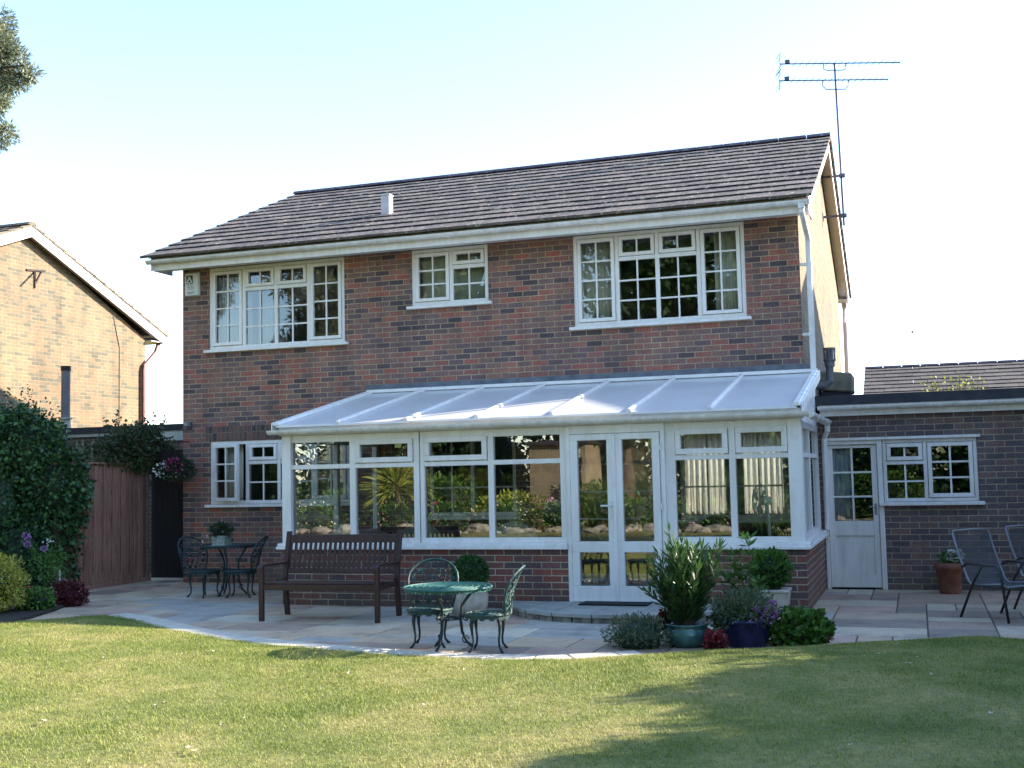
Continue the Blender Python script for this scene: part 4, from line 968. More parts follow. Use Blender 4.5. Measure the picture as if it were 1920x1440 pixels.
def bush(name, c, r, n, L, W, mat, label, cat='bush', group=None, zmin=.01, up=0.0, shell=.4, coremat='dark_leaf'):
    h = empty(name, (c[0], c[1], max(0, c[2] - r[2])), label, cat, group)
    cm = MB(); core(cm, c, tuple(v * .72 for v in r), 12, 8); cm.build('dark_core', M[coremat], h)  # dark solid core paints the shaded inside of the foliage
    p, d = blob_pts(c, r, n, shell); k = p[:, 2] > zmin; p = p[k]; d = d[k]
    d = d + rng.normal(size=d.shape) * .6 + np.array([0, 0, up])
    foliage('leaves', p, d, rng.uniform(.7, 1.2, len(p)) * L, rng.uniform(.7, 1.2, len(p)) * W, mat, h)
    return h
bush('golden_bush', (.13, -4.15, .36), (.45, .42, .40), 9000, .034, .024, M['golden'], 'rounded golden yellow bush in sun at the left edge')
bush('low_green_plant', (.48, -3.72, .12), (.23, .2, .17), 1100, .05, .028, M['mid_leaf'], 'small green plant between the golden bush and the maroon plant', 'plant')
rp_ = bush('maroon_plant', (.42, -3.10, .13), (.27, .22, .18), 1500, .045, .03, M['maroon'], 'low maroon leaved plant with pinkish tips in the left bed', 'plant', coremat='maroon')
p, d = blob_pts((.42, -3.15, .16), (.26, .22, .18), 70, .1); k = p[:, 2] > .1; foliage('flowers', p[k], d[k], .03, .025, M['pink_petal'], rp_)
# climbing rose over fence
def climber():
    h = empty('climbing_shrub', (-.95, -.3, 0), 'dark climbing shrub spilling over the top of the fence', 'climber')
    st = MB(); 
    for i in range(7):
        yy = -1.0 + i * .28; st.tube([(-.95, -.1, .0), (-.93, -.1 + (yy + .1) * .5, 1.2), (-.9, yy, 1.9), (-.82, yy + .1, 2.25 + .12 * math.sin(i * 2))], [.02, .014, .01, .004], 5)
    st.build('stem', M['bark'], h)
    P = []; D = []
    for ce, r, n in (((-.85, -.75, 1.98), (.25, .35, .22), 900), ((-.85, -.2, 2.05), (.28, .5, .28), 2600), ((-.85, .4, 2.0), (.28, .5, .30), 2200), ((-.9, .1, 2.3), (.22, .45, .14), 700), ((-.75, .1, 1.82), (.12, .7, .16), 1200)):
        p, d = blob_pts(ce, r, n, .9); P.append(p); D.append(d)
    for _ in range(22):
        yy = rng.uniform(-.75, .75); l = rng.uniform(.15, .33); dy = rng.uniform(-.25, .25)
        for t in np.linspace(0, 1, 9): P.append(np.array([[-.85 + .1 * t, yy + dy * t, 2.28 + l * t]])); D.append(rng.normal(size=(1, 3)))
    P = np.vstack(P); D = np.vstack(D) + rng.normal(size=(len(P), 3)) * .7
    foliage('leaves', P, D, rng.uniform(.04, .075, len(P)), rng.uniform(.03, .045, len(P)), M['rose_leaf'], h)
climber()
# hanging basket on the left corner
hb = empty('hanging_basket', (.12, -.30, 1.55), 'hanging basket of pink and white flowers on the left house corner', 'hanging basket')
b = MB(); b.lathe([(.01, -.16), (.08, -.14), (.14, -.06), (.16, 0)], (.12, -.30, 1.66), 14); b.tube([(.12, 0, 2.12), (.12, -.30, 2.12)], .008, 5)
for a in (0, 2.1, 4.2): b.tube([(.12, -.3, 2.1), (.12 + .15 * math.cos(a), -.3 + .15 * math.sin(a), 1.66)], .003, 4)
b.build('basket', M['rust'], hb)
p, d = blob_pts((.12, -.32, 1.70), (.26, .22, .17), 1300, .8); foliage('leaves', p, d + rng.normal(size=d.shape) * .5, .05, .03, M['dark_leaf'], hb)
p, d = blob_pts((.02, -.36, 1.70), (.24, .2, .13), 170, .15); foliage('white_flowers', p, d, .035, .03, M['white_petal'], hb)
p, d = blob_pts((.12, -.42, 1.76), (.12, .1, .10), 150, .3); foliage('pink_flowers', p, d, .045, .04, M['magenta_petal'], hb)
# standard plant with lilac flowers
lp = empty('lilac_flowered_plant', (.22, -3.15, .03), 'slender plant with lilac flower heads on a white stake in front of the hedge', 'plant')
b = MB(); b.tube([(.31, -3.1, .03), (.33, -3.12, .45)], .013, 6); b.tube([(.24, -3.12, .03), (.27, -3.12, .27)], .010, 6); b.build('stake', M['white_stick'], lp)
b = MB()
for x, z in ((-.03, .88), (.02, .85), (-.02, .79), (.24, .74), (.3, .81)): b.tube([(.24, -3.15, .05), (x * .6 + .08, -3.2, z * .6), (x, -3.3, z)], .005, 5)
b.build('stem', M['mid_leaf'], lp)
P = []; D = []
for x, z, n in ((-.04, .89, 60), (-.01, .78, 70), (.02, .84, 22), (.245, .73, 40)):
    p, d = blob_pts((x, -3.3, z), (.035, .035, .03), n, .5); P.append(p); D.append(d)
foliage('flower_head', np.vstack(P), np.vstack(D), .028, .016, M['purple_petal'], lp)
p, d = blob_pts((.24, -3.2, .52), (.24, .18, .24), 520, .95); foliage('leaves', p, d + rng.normal(size=d.shape), .055, .018, M['mid_leaf'], lp)
p = np.array([(.3, -3.3, .81)]) + rng.normal(size=(14, 3)) * .02; foliage('pale_buds', p, rng.normal(size=(14, 3)), .025, .02, M['white_petal'], lp)
op = MB(); op.lathe([(.05, 0), (.075, .12), (.085, .12), (.085, .15), (.07, .15), (.065, .1)], (.16, -3.45, .12), 14); tag(op.build('clay_pot', M['orange'], None, ofs=(.16, -3.45, .12)), 'small orange clay pot tucked behind the golden bush', 'pot')

# conifer, top-left
def conifer_tree(x, y, h, clumps, label, seed=1, leafm='conifer', name='conifer_tree', tr=.22, nl=2600, ls=.075):
    t = empty(name, (x, y, 0), label, 'tree')
    r2 = random.Random(seed); tm = MB(); tm.tube([(x, y, -.1), (x + .05, y, h * .35), (x - .04, y, h * .7), (x, y, h)], [tr, tr * .8, tr * .5, .03], 10)
    P = []; D = []
    for (cx, cy, cz, rr) in clumps:
        tm.tube([(x, y, cz - rr * .5), ((x + cx) / 2, (y + cy) / 2, cz - rr * .1), (cx, cy, cz)], [tr * .28, tr * .18, .012], 5)
        n = int(nl * (rr / .4) ** 2)
        p, d = blob_pts((cx, cy, cz), (rr, rr, rr * .75), n, .8); P.append(p); D.append(d)
    tm.build('trunk', M['bark'], t)
    P = np.vstack(P); D = np.vstack(D); D = D + rng.normal(size=D.shape) * .45
    foliage('crown', P, D, rng.uniform(.7, 1.2, len(P)) * ls, rng.uniform(.15, .28, len(P)) * ls, M[leafm], t)
    return t
r2 = random.Random(4); cl = []
for (cx, cz, rr) in ((-.75, 7.68, .33), (-.62, 7.45, .28), (-.9, 7.4, .42), (-.48, 7.32, .2), (-.55, 7.18, .24), (-.34, 7.22, .13), (-.7, 7.02, .30), (-.42, 6.98, .17), (-.26, 7.0, .14), (-.18, 7.03, .07), (-.9, 6.85, .36), (-.5, 6.85, .12), (-.68, 6.62, .26), (-.55, 6.58, .11), (-.75, 6.5, .2), (-.74, 6.25, .18), (-.68, 6.3, .10), (-.8, 6.12, .12)):
    cl.append((cx - .13, -3.0 + r2.uniform(-.2, .2), cz, rr))
for i in range(46):
    a = r2.uniform(0, 2 * PI); q = r2.uniform(.4, 1.9); cz = r2.uniform(5.0, 9.8); q *= min(1, (10.4 - cz) / 2.5)
    cx, cy = -3.0 + q * math.cos(a), -3.4 + q * math.sin(a)
    if cx < -1.35: cl.append((cx, cy, cz, r2.uniform(.35, .6)))
conifer_tree(-3.0, -3.4, 9.6, cl, 'tall grey-green conifer reaching in at the top left corner', 3)

# generic broadleaf trees
def broad_tree(x, y, h, crown_r, label, mat='tree_leaf', nclump=26, seed=1, low=.35, name='broadleaf_tree', leaf=.13, n=260, group=None):
    r2 = random.Random(seed); t = empty(name, (x, y, 0), label, 'tree', group); tm = MB()
    tm.tube([(x, y, -.1), (x + .06, y + .04, h * .3), (x - .05, y, h * .6), (x, y, h * .85)], [h * .028, h * .022, h * .014, .02], 10)
    P = []; D = []
    for i in range(nclump):
        a = r2.uniform(0, 2 * PI); u = r2.random(); cz = h * (low + (1 - low) * u); q = crown_r * math.sin(PI * (.15 + .8 * (1 - u))) ** .7 * r2.uniform(.25, 1)
        c = (x + q * math.cos(a), y + q * math.sin(a), cz); rr = crown_r * r2.uniform(.22, .42)
        tm.tube([(x, y, cz * .7), ((x + c[0]) / 2, (y + c[1]) / 2, cz * .9), c], [h * .009, h * .006, .01], 5)
        p, d = blob_pts(c, (rr, rr, rr * .75), n, .9); P.append(p); D.append(d)
    tm.build('trunk', M['bark'], t); P = np.vstack(P); D = np.vstack(D) + rng.normal(size=(len(P), 3)) * .8
    foliage('crown', P, D, rng.uniform(.7, 1.2, len(P)) * leaf, rng.uniform(.5, .8, len(P)) * leaf, M[mat], t); return t
# shade givers right of the lawn (outside the frame)
broad_tree(17.0, -2.3, 3.3, 1.3, 'leafy garden tree standing right of the annexe', seed=5, low=.3, n=800, nclump=66)
broad_tree(16.9, -4.2, 3.4, 1.5, 'leafy garden tree at the right boundary, middle of three', seed=6, low=.25, n=800, nclump=66)
broad_tree(17.4, -6.4, 3.8, 1.7, 'leafy garden tree at the right boundary, nearest of three', seed=8, low=.2, n=800, nclump=66)
broad_tree(16.6, -8.2, 6.6, 2.6, 'spreading tree overhanging the right side of the lawn', seed=21, low=.58, nclump=44, leaf=.18, n=420)
for i in range(5):
    bush('boundary_shrub', (14.3, -3.2 - 1.7 * i, 1.3), (.9, 1.25, 1.55), 4200, .1, .06, M['tree_leaf'], 'dark shrub along the right boundary of the lawn, %s from the annexe' % ('first', 'second', 'third', 'fourth', 'fifth')[i], 'shrub')
for i in range(6):
    bush('tall_hedge', (-9.5 - .1 * i, -6 - 3.0 * i, 1.6), (1.0, 1.9, 2.0), 2600, .2, .13, M['hedge'], 'tall dark hedge section along the left boundary, %s from the house' % ('first', 'second', 'third', 'fourth', 'fifth', 'sixth')[i], 'hedge')
# sunlit shrub behind annexe
h = empty('sunlit_shrub', (11.35, 8, 0), 'yellow-green sunlit shrub tops showing above the annexe roof', 'shrub')
tm = MB(); P = []; D = []
for i in range(26):
    x = 11.3 + random.uniform(-.55, .55); z = 3.0 + .2 * random.random() - .1 * abs(x - 11.3); yy = 8 + random.uniform(-.3, .3)
    tm.tube([(11.35, 8, 0), ((x + 11.35) / 2, yy, 1.5), (x, yy, z)], [.02, .012, .003], 5)
    for t in np.linspace(.55, 1, 22): P.append((11.35 + (x - 11.35) * t, yy, 1.5 + (z - 1.5) * (t - .5) * 2)); D.append(rng.normal(size=3))
tm.build('stem', M['bark'], h); P = np.array(P); foliage('leaves', P + rng.normal(size=P.shape) * .03, np.array(D), .07, .045, M['yellow_leaf'], h)

# garden behind the camera (seen only as reflections)
r2 = random.Random(9); cl2 = []
for i in range(110):
    a = r2.uniform(0, 2 * PI); cz = r2.uniform(3.0, 12.5); q = 2.7 * min(1, (13.5 - cz) / 4) * r2.uniform(.3, 1)
    cl2.append((-3.4 + q * math.cos(a), -13 + q * math.sin(a), cz, r2.uniform(.5, .9)))
conifer_tree(-3.4, -13, 12.5, cl2, 'tall conifer at the far side of the lawn', 5, nl=300, ls=.2)
broad_tree(2.6, -22.5, 14, 4.0, 'large tree at the foot of the garden, left of the pair', seed=11, low=.22, nclump=70, leaf=.3, n=260)
broad_tree(8.5, -24, 13.0, 3.8, 'large tree at the foot of the garden, right of the pair', seed=12, low=.22, nclump=70, leaf=.3, n=260)
broad_tree(-4.0, -23, 12, 3.4, 'slimmer tree at the foot of the garden', seed=14, low=.2, nclump=60, leaf=.28, n=260)
for i, (x, y, r, hh, mt, nm) in enumerate(((-4.5, -20, 1.3, 1.2, 'mid_leaf', 'broad'), (-2.2, -20.5, 1.3, 1.5, 'mid_leaf', 'mid green'), (0.2, -20, 1.1, 1.0, 'yellow_leaf', 'yellow green'), (2.2, -20.3, 1.2, 1.3, 'mid_leaf', 'leafy green'), (4.1, -20, 1.0, .8, 'mid_leaf', 'low broad'), (6.0, -20.5, 1.2, 1.3, 'tree_leaf', 'dark green'), (7.8, -20.2, 1.0, .8, 'grey_leaf', 'low grey'), (9.6, -20.4, 1.2, 1.4, 'mid_leaf', 'tall green'))):
    bush('border_bush', (x, y, hh * .5), (r, .8, hh * .55), 2600, .11, .07, M[mt], nm + ' bush in the border behind the lawn', 'bush')
for i, (xa, hh) in enumerate(((-6.5, 3.2), (-2.5, 3.6), (1.5, 3.3), (5.5, 3.6), (9.5, 3.4), (13.2, 3.5))):
    bush('tall_hedge', (xa, -24.0, hh * .45), (2.3, .9, hh * .6), 3400, .2, .13, M['hedge'], 'tall dark hedge section at the foot of the garden, number %s from the left' % ('one', 'two', 'three', 'four', 'five', 'six')[i], 'hedge', coremat='dark_leaf')

rk = MB()
for i in range(60):
    x = -6.5 + i * .27 + random.uniform(-.05, .05); r_ = random.choice((.07, .10, .13, .17, .24)); core(rk, (x, -18.6 + random.uniform(-.2, .2), r_ * .35), (r_ * random.uniform(1, 1.9), r_, r_ * random.uniform(.5, .9)), 8, 6)
rk2 = empty('rockery', (1.5, -18.6, 0), 'low rockery edging of pale boulders along the far side of the lawn', 'rockery'); rk.build('boulders', M['concrete_pale'], rk2)
for i, (x, mt, lb) in enumerate(((-5.2, 'white_petal', 'white'), (-2.7, 'pink_petal', 'pink'), (-1.2, 'magenta_petal', 'magenta'), (.3, 'white_petal', 'cream'), (1.8, 'pink_petal', 'rose pink'), (3.8, 'red_petal', 'red'), (5.6, 'pink_petal', 'pale pink'), (7.4, 'red_petal', 'crimson'))):
    h = bush('flowering_clump', (x, -18.9, .42), (.55, .35, .42), 700, .09, .04, M['mid_leaf'], lb + ' flowering clump behind the rockery', 'flowers')
    p, d = blob_pts((x, -18.85, .48), (.58, .38, .44), 60, .1); foliage('flowers', p, d, .06, .05, M[mt], h)
sp = empty('spiky_plant', (-2.9, -18.9, 0), 'tall spiky plant with arching yellow-green leaves in the far border', 'plant')
tm = MB(); tm.tube([(-2.9, -19.3, 0), (-2.9, -19.3, 1.2)], .07, 8); tm.build('trunk', M['bark'], sp)
P = []; D = []
for i in range(260):
    a = rng.uniform(0, 2 * PI); el = rng.uniform(-.3, 1.3); dd_ = np.array([math.cos(a) * math.cos(el), math.sin(a) * math.cos(el), math.sin(el)])
    for t in (0, .35, .7): P.append(np.array([-2.9, -19.3, 1.25]) + dd_ * t - np.array([0, 0, .35 * t * t])); D.append(dd_ - np.array([0, 0, .7 * t]))
foliage('leaves', np.array(P), np.array(D), .42, .035, M['yellow_leaf'], sp)
sd_ = empty('garden_shed', (1.6, -20.6, 0), 'small sunlit timber shed at the back of the garden', 'shed')
MB().box(.7, 2.3, -21.6, -19.9, 0, 2.3).build('wall', M['fence_pale'], sd_); MB().box(.6, 2.4, -21.7, -19.75, 2.3, 2.4).build('roof', M['felt'], sd_); MB().box(1.7, 2.2, -19.9, -19.87, 1.2, 1.9).build('window', M['glass'], sd_)

# ================================================================== POTS AND POTTED PLANTS
def pot(parent, prof, c, mat, name='pot', n=26, wob=0, soil=True):
    o = MB().lathe(prof, c, n, wob=wob).build(name, M[mat], parent, smooth=True)
    if soil:
        r, z = prof[-1]; MB().lathe([(.001, 0), (r * .97, 0)], (c[0], c[1], c[2] + z + .001), n).build('soil', M['soil'], parent)
    return o
# oleander
ol = empty('potted_oleander', (8.62, -5.10, 0), 'tall oleander with narrow leaves in a green glazed pot', 'potted plant')
pot(ol, [(.13, 0), (.17, .04), (.20, .10), (.19, .15), (.17, .17), (.19, .185), (.19, .20), (.16, .20), (.155, .17)], (8.62, -5.10, 0), 'green_glaze')
P = []; D = []; sm = MB(); r3 = random.Random(2)
for i in range(60):
    a = r3.uniform(0, 2 * PI); sp = r3.uniform(.05, .36); hgt_ = r3.uniform(.34, .74) * (1 - sp * .35)
    tip = np.array([8.62 + sp * math.cos(a) * 1.05, -5.10 + sp * math.sin(a) * .8, .16 + hgt_])
    if i == 0: tip = np.array([8.50, -5.15, .98])
    if i == 1: tip = np.array([8.60, -5.12, .88])
    if i == 2: tip = np.array([8.92, -5.1, .84])
    if i == 3: tip = np.array([8.34, -5.1, .60])
    base = np.array([8.62 + .05 * math.cos(a), -5.10 + .05 * math.sin(a), .15]); mid = (base + tip) / 2 + np.array([-.02 * math.cos(a), 0, .04])
    sm.tube([base, mid, tip], [.006, .005, .003], 5)
    ax = (tip - mid) / np.linalg.norm(tip - mid)
    for t in np.linspace(.12, 1, 17):
        c = base * (1 - t) ** 2 + 2 * mid * t * (1 - t) + tip * t * t
        for k in range(3):
            aa = r3.uniform(0, 2 * PI); side = np.array([math.cos(aa), math.sin(aa), 0])
            P.append(c); D.append(side * (.75 if t < .95 else .35) + ax * (.55 + .5 * t) + np.array([0, 0, .1]))
sm.build('stem', M['bark'], ol); P = np.array(P); D = np.array(D); n = len(P)
tt = np.clip(rng.random(n) * .6 + (P[:, 2] - .45) * .9, 0, 1)  # leaves lighter with height: sunlit tips painted into the leaf colour
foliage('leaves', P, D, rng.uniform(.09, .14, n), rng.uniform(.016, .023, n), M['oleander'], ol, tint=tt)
# big blue pot with purple flowers and tall shoots
bl = empty('blue_planter', (9.12, -5.02, 0), 'large dark blue glazed pot of trailing grey foliage and purple flowers', 'potted plant')
pot(bl, [(.15, 0), (.165, .02), (.215, .22), (.225, .23), (.225, .25), (.20, .25), (.195, .22)], (9.12, -5.02, -.01), 'blue_glaze')
p, d = blob_pts((9.10, -5.02, .31), (.28, .24, .17), 2600, .9); foliage('trailing_foliage', p, d + rng.normal(size=d.shape) * .5 + np.array([0, 0, .3]), .05, .014, M['grey_leaf'], bl)
p, d = blob_pts((9.08, -5.02, .24), (.26, .23, .10), 900, .9); foliage('dark_foliage', p, d + rng.normal(size=d.shape) * .5, .045, .02, M['dark_leaf'], bl)
P = []; D = []
for x, y, z, r, n in ((9.30, -5.1, .34, .022, 26), (9.36, -5.1, .38, .024, 34), (9.27, -5.14, .28, .02, 16), (9.33, -5.16, .27, .02, 18), (9.24, -5.15, .33, .02, 26), (9.38, -5.1, .29, .02, 30), (9.20, -5.18, .26, .02, 20)):
    p, d = blob_pts((x, y, z), (r, r, r), n, .9); P.append(p); D.append(d)
foliage('purple_flowers', np.vstack(P), np.vstack(D), .022, .018, M['purple_petal'], bl)
p = np.vstack(P)[::4] + rng.normal(size=(len(np.vstack(P)[::4]), 3)) * .03; foliage('pink_flowers', p, rng.normal(size=p.shape), .022, .018, M['pink_petal'], bl)
sh = empty('tall_shoot_plant', (9.10, -4.72, 0), 'thin tall shoots with leaf whorls rising behind the blue pot', 'plant')
sm = MB(); P = []; D = []
for (bx_, tx, tz) in ((9.05, 9.0, .76), (9.08, 9.13, .90), (9.10, 9.04, .62), (9.12, 9.20, .52), (9.06, 8.93, .55)):
    sm.tube([(bx_, -4.72, .0), ((bx_ + tx) / 2 + .02, -4.74, tz * .5), (tx, -4.75, tz)], [.006, .005, .003], 5)
    for wz, nn, ll in ((1, 14, .075), (.93, 10, .07), (.84, 8, .07), (.72, 6, .06), (.6, 4, .05)):
        for k in range(nn):
            a = rng.uniform(0, 2 * PI); P.append((bx_ + (tx - bx_) * wz, -4.75, tz * wz)); D.append((math.cos(a), math.sin(a), rng.uniform(.1, 1.0)))
sm.build('stem', M['mid_leaf'], sh); foliage('leaves', np.array(P), np.array(D), .115, .026, M['mid_leaf'], sh)
MB().lathe([(.09, 0), (.11, .13), (.12, .15), (.10, .15)], (9.08, -4.72, 0), 18).build('pot', M['terracotta'], sh)
# low geranium bowl
lg = empty('potted_geranium', (9.54, -4.85, 0), 'broad leafy green geranium in a low dark pot right of the blue pot', 'potted plant')
pot(lg, [(.10, 0), (.14, .05), (.16, .10), (.165, .11), (.14, .11)], (9.54, -4.85, 0), 'rust')
p, d = blob_pts((9.54, -4.85, .14), (.27, .23, .16), 1900, .55); k = p[:, 2] > .015; foliage('leaves', p[k], d[k] + rng.normal(size=d[k].shape) * .5, .055, .05, M['mid_leaf'], lg)
p = np.array([(9.80, -4.9, .06), (9.81, -4.9, .075), (9.795, -4.9, .07)]).repeat(8, 0) + rng.normal(size=(24, 3)) * .008; foliage('red_flowers', p, rng.normal(size=(24, 3)), .02, .015, M['magenta_petal'], lg)
# left grey-green bush
b_ = bush('grey_green_shrub', (8.22, -5.25, .09), (.29, .24, .19), 2600, .05, .011, M['grey_leaf'], 'low wispy grey-green shrub in front of the double doors', 'shrub', up=.6, shell=.8)
for (x, y, z, r, lb) in ((8.42, -5.0, .22, .07, 'dark red flowers beside the left of the oleander pot'), (8.90, -5.33, .08, .09, 'dark red flowers between the green pot and the blue pot')):
    rd = empty('red_flowered_plant', (x, y, 0), lb, 'plant')
    p, d = blob_pts((x, y, z), (r, r, r * 1.15), 240, .8); k = p[:, 2] > .01; foliage('flowers', p[k], d[k] + rng.normal(size=d[k].shape) * .5, .035, .03, M['red_petal'], rd)
    p, d = blob_pts((x, y, z * .7), (r * 1.1, r, z * .6), 160, .9); k = p[:, 2] > .01; foliage('leaves', p[k], d[k] + rng.normal(size=d[k].shape) * .5, .04, .03, M['maroon'], rd)
cf = empty('cream_flowered_plant', (8.85, -5.0, 0), 'small plant with cream flowers between oleander and blue pot', 'plant')
p, d = blob_pts((8.87, -5.0, .20), (.06, .05, .07), 60, .6); foliage('flowers', p, d, .03, .025, M['white_petal'], cf); p, d = blob_pts((8.87, -5.0, .12), (.08, .08, .1), 160, .9); foliage('leaves', p, d, .04, .02, M['mid_leaf'], cf)
# cube planter with rounded shrub
cq = empty('square_planter', (9.13, -3.15, 0), 'rounded green shrub in a pale square stone planter by the conservatory corner', 'potted plant')
q = MB(); q.hexa([(8.99, -3.29, 0), (9.27, -3.29, 0), (9.27, -3.01, 0), (8.99, -3.01, 0), (8.96, -3.32, .28), (9.30, -3.32, .28), (9.30, -2.98, .28), (8.96, -2.98, .28)]); q.box(8.95, 9.31, -3.33, -2.97, .28, .31)
q.build('planter_box', M['stone_pot'], cq, bevel=.01)
cm = MB(); core(cm, (9.12, -3.15, .50), (.15, .15, .17), 12, 8); cm.build('dark_core', M['dark_leaf'], cq)  # shade within the shrub painted as a dark solid core
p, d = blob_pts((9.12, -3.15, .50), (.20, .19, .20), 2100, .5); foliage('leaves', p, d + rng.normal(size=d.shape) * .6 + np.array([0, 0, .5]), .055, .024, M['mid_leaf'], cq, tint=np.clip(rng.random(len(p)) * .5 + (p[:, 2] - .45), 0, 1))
# box ball
bb = empty('topiary_ball', (5.92, -3.30, 0), 'clipped dark green box ball in a fluted pale stone pot', 'potted plant')
pot(bb, [(.11, 0), (.15, .02), (.185, .12), (.19, .22), (.175, .27), (.20, .29), (.20, .31), (.17, .31)], (5.92, -3.30, 0), 'stone_pot', wob=.03, n=48)
cm = MB(); core(cm, (5.92, -3.30, .46), (.175, .175, .17), 14, 10); cm.build('dark_core', M['dark_leaf'], bb)  # dark core behind the leaves, shade put into its colour
d = unit(rng.normal(size=(4200, 3))); p = np.array((5.92, -3.30, .46)) + d * .19 * rng.uniform(.90, 1.04, (4200, 1)) * np.array([1, 1, .97])
foliage('leaves', p, d + rng.normal(size=d.shape) * .7, rng.uniform(.016, .034, 4200), .015, M['box_leaf'], bb)
# terracotta pot
tp = empty('terracotta_pot', (10.88, -.33, 0), 'terracotta pot with white flowers against the annexe wall', 'potted plant')
pot(tp, [(.115, 0), (.12, .02), (.15, .28), (.165, .285), (.17, .36), (.15, .36), (.145, .32)], (10.88, -.33, 0), 'terracotta')
p, d = blob_pts((10.90, -.36, .41), (.13, .11, .08), 420, .9); foliage('leaves', p, d + rng.normal(size=d.shape) * .5, .045, .028, M['mid_leaf'], tp)
p, d = blob_pts((10.95, -.40, .45), (.09, .07, .06), 220, .5); foliage('flowers', p, d, .032, .03, M['white_petal'], tp)

# ================================================================== CAST-IRON FURNITURE
def iron_chair(name, mat, legmat, label, group):
    c = empty(name, (0, 0, 0), label, 'chair', group)
    zs = .34; R0 = .205
    s = MB(); s.tube(arc(0, 0, zs, R0, 0, 2 * PI, 28, 'xy'), .012, 6, cap=False)
    for rr in (.165, .12, .075, .03): s.tube(arc(0, 0, zs + .002, rr, 0, 2 * PI, 24, 'xy'), .007, 5, cap=False)
    for k in range(20):
        a = 2 * PI * k / 20; s.bar((0.02 * math.cos(a), .02 * math.sin(a), zs), (R0 * math.cos(a), R0 * math.sin(a), zs), .011, .008)
    for rr, nn in ((.185, 20), (.142, 16), (.097, 12)):
        for k in range(nn):
            a = 2 * PI * (k + .5) / nn; x, y = rr * math.cos(a), rr * math.sin(a); s.lathe([(.001, -.003), (.013, 0), (.001, .004)], (x, y, zs), 6)
    # skirt
    for k in range(28):
        a0 = 2 * PI * k / 28; a1 = 2 * PI * (k + 1) / 28; x0, y0, x1, y1 = R0 * math.cos(a0), R0 * math.sin(a0), R0 * math.cos(a1), R0 * math.sin(a1)
        dz = .045 if k % 2 else .03
        s.hexa([(x0 * .98, y0 * .98, zs - dz), (x1 * .98, y1 * .98, zs - dz), (x1, y1, zs - dz), (x0, y0, zs - dz), (x0 * .98, y0 * .98, zs), (x1 * .98, y1 * .98, zs), (x1, y1, zs), (x0, y0, zs)])
    s.build('seat', M[mat], c)
    # backrest, at +y, curved in plan and leaning back
    def B(u, v):          # u -1..1 across, v 0..1 up
        w = .235; y = .17 + .05 * (1 - u * u) + .13 * v * v; return (u * w, y, zs + .0 + v * .44)
    b = MB(); out = []
    for i in range(25):
        t = i / 24
        if t < .3: out.append(B(-(.78 + .22 * math.sin(t / .3 * PI / 2)), t / .3 * .62))
        elif t <= .7: a = PI - (t - .3) / .4 * PI; out.append(B(math.cos(a), .62 + .38 * math.sin(a)))
        else: out.append(B(.78 + .22 * math.sin((1 - t) / .3 * PI / 2), (1 - t) / .3 * .62))
    b.tube(out, .012, 7)
    # scroll and leaf lattice
    rr = random.Random(11); cells = []
    for row, (v, us) in enumerate(((.10, (-.6, -.2, .2, .6)), (.27, (-.7, -.35, 0, .35, .7)), (.44, (-.75, -.42, -.1, .2, .5, .78)), (.61, (-.78, -.4, 0, .4, .78)), (.77, (-.55, -.2, .2, .55)), (.90, (-.28, .05, .3)))):
        for u in us: cells.append((u, v))
    for (u, v) in cells:
        P0 = Vector(B(u, v)); e1 = (Vector(B(u + .05, v)) - P0).normalized(); e2 = (Vector(B(u, v + .05)) - P0).normalized(); r_ = rr.uniform(.019, .026)
        ring = [P0 + e1 * (r_ * math.cos(2 * PI * k / 10)) + e2 * (r_ * math.sin(2 * PI * k / 10)) for k in range(11)]
        if rr.random() < .5: b.tube(ring, .0045, 4, cap=False)
        else:
            a = rr.uniform(0, 2 * PI); nn = e1.cross(e2) * .004; q1 = e1 * math.cos(a) + e2 * math.sin(a); q2 = e2 * math.cos(a) - e1 * math.sin(a)
            A = [P0 - q1 * .035, P0 + q2 * .02, P0 + q1 * .035, P0 - q2 * .02]
            b.add([x - nn for x in A] + [x + nn for x in A], [(0, 1, 2, 3), (7, 6, 5, 4), (0, 1, 5, 4), (1, 2, 6, 5), (2, 3, 7, 6), (3, 0, 4, 7)])
    for k in range(7):
        u0 = -.75 + .25 * k; pts_ = [B(u0 + .12 * math.sin(v * 9 + k), v) for v in np.linspace(0, .98 - .5 * u0 * u0, 12)]
        b.tube(pts_, .0045, 4)
    for v in (.18, .36, .54, .70): b.tube([B(u, v + .03 * math.sin(u * 8)) for u in np.linspace(-.93, .93, 12)], .004, 4)
    b.build('backrest', M[mat], c)
    for k in range(4):
        a = PI / 4 + PI / 2 * k; dx_, dy_ = math.cos(a), math.sin(a)
        l = MB(); pr_ = [(.17, .31), (.185, .25), (.178, .18), (.165, .11), (.172, .05), (.205, .012), (.225, .006)]
        l.tube([(dx_ * r_, dy_ * r_, z) for r_, z in pr_], [.022, .018, .012, .010, .010, .013, .009], 7)
        l.build('leg', M[legmat], c)
    return c
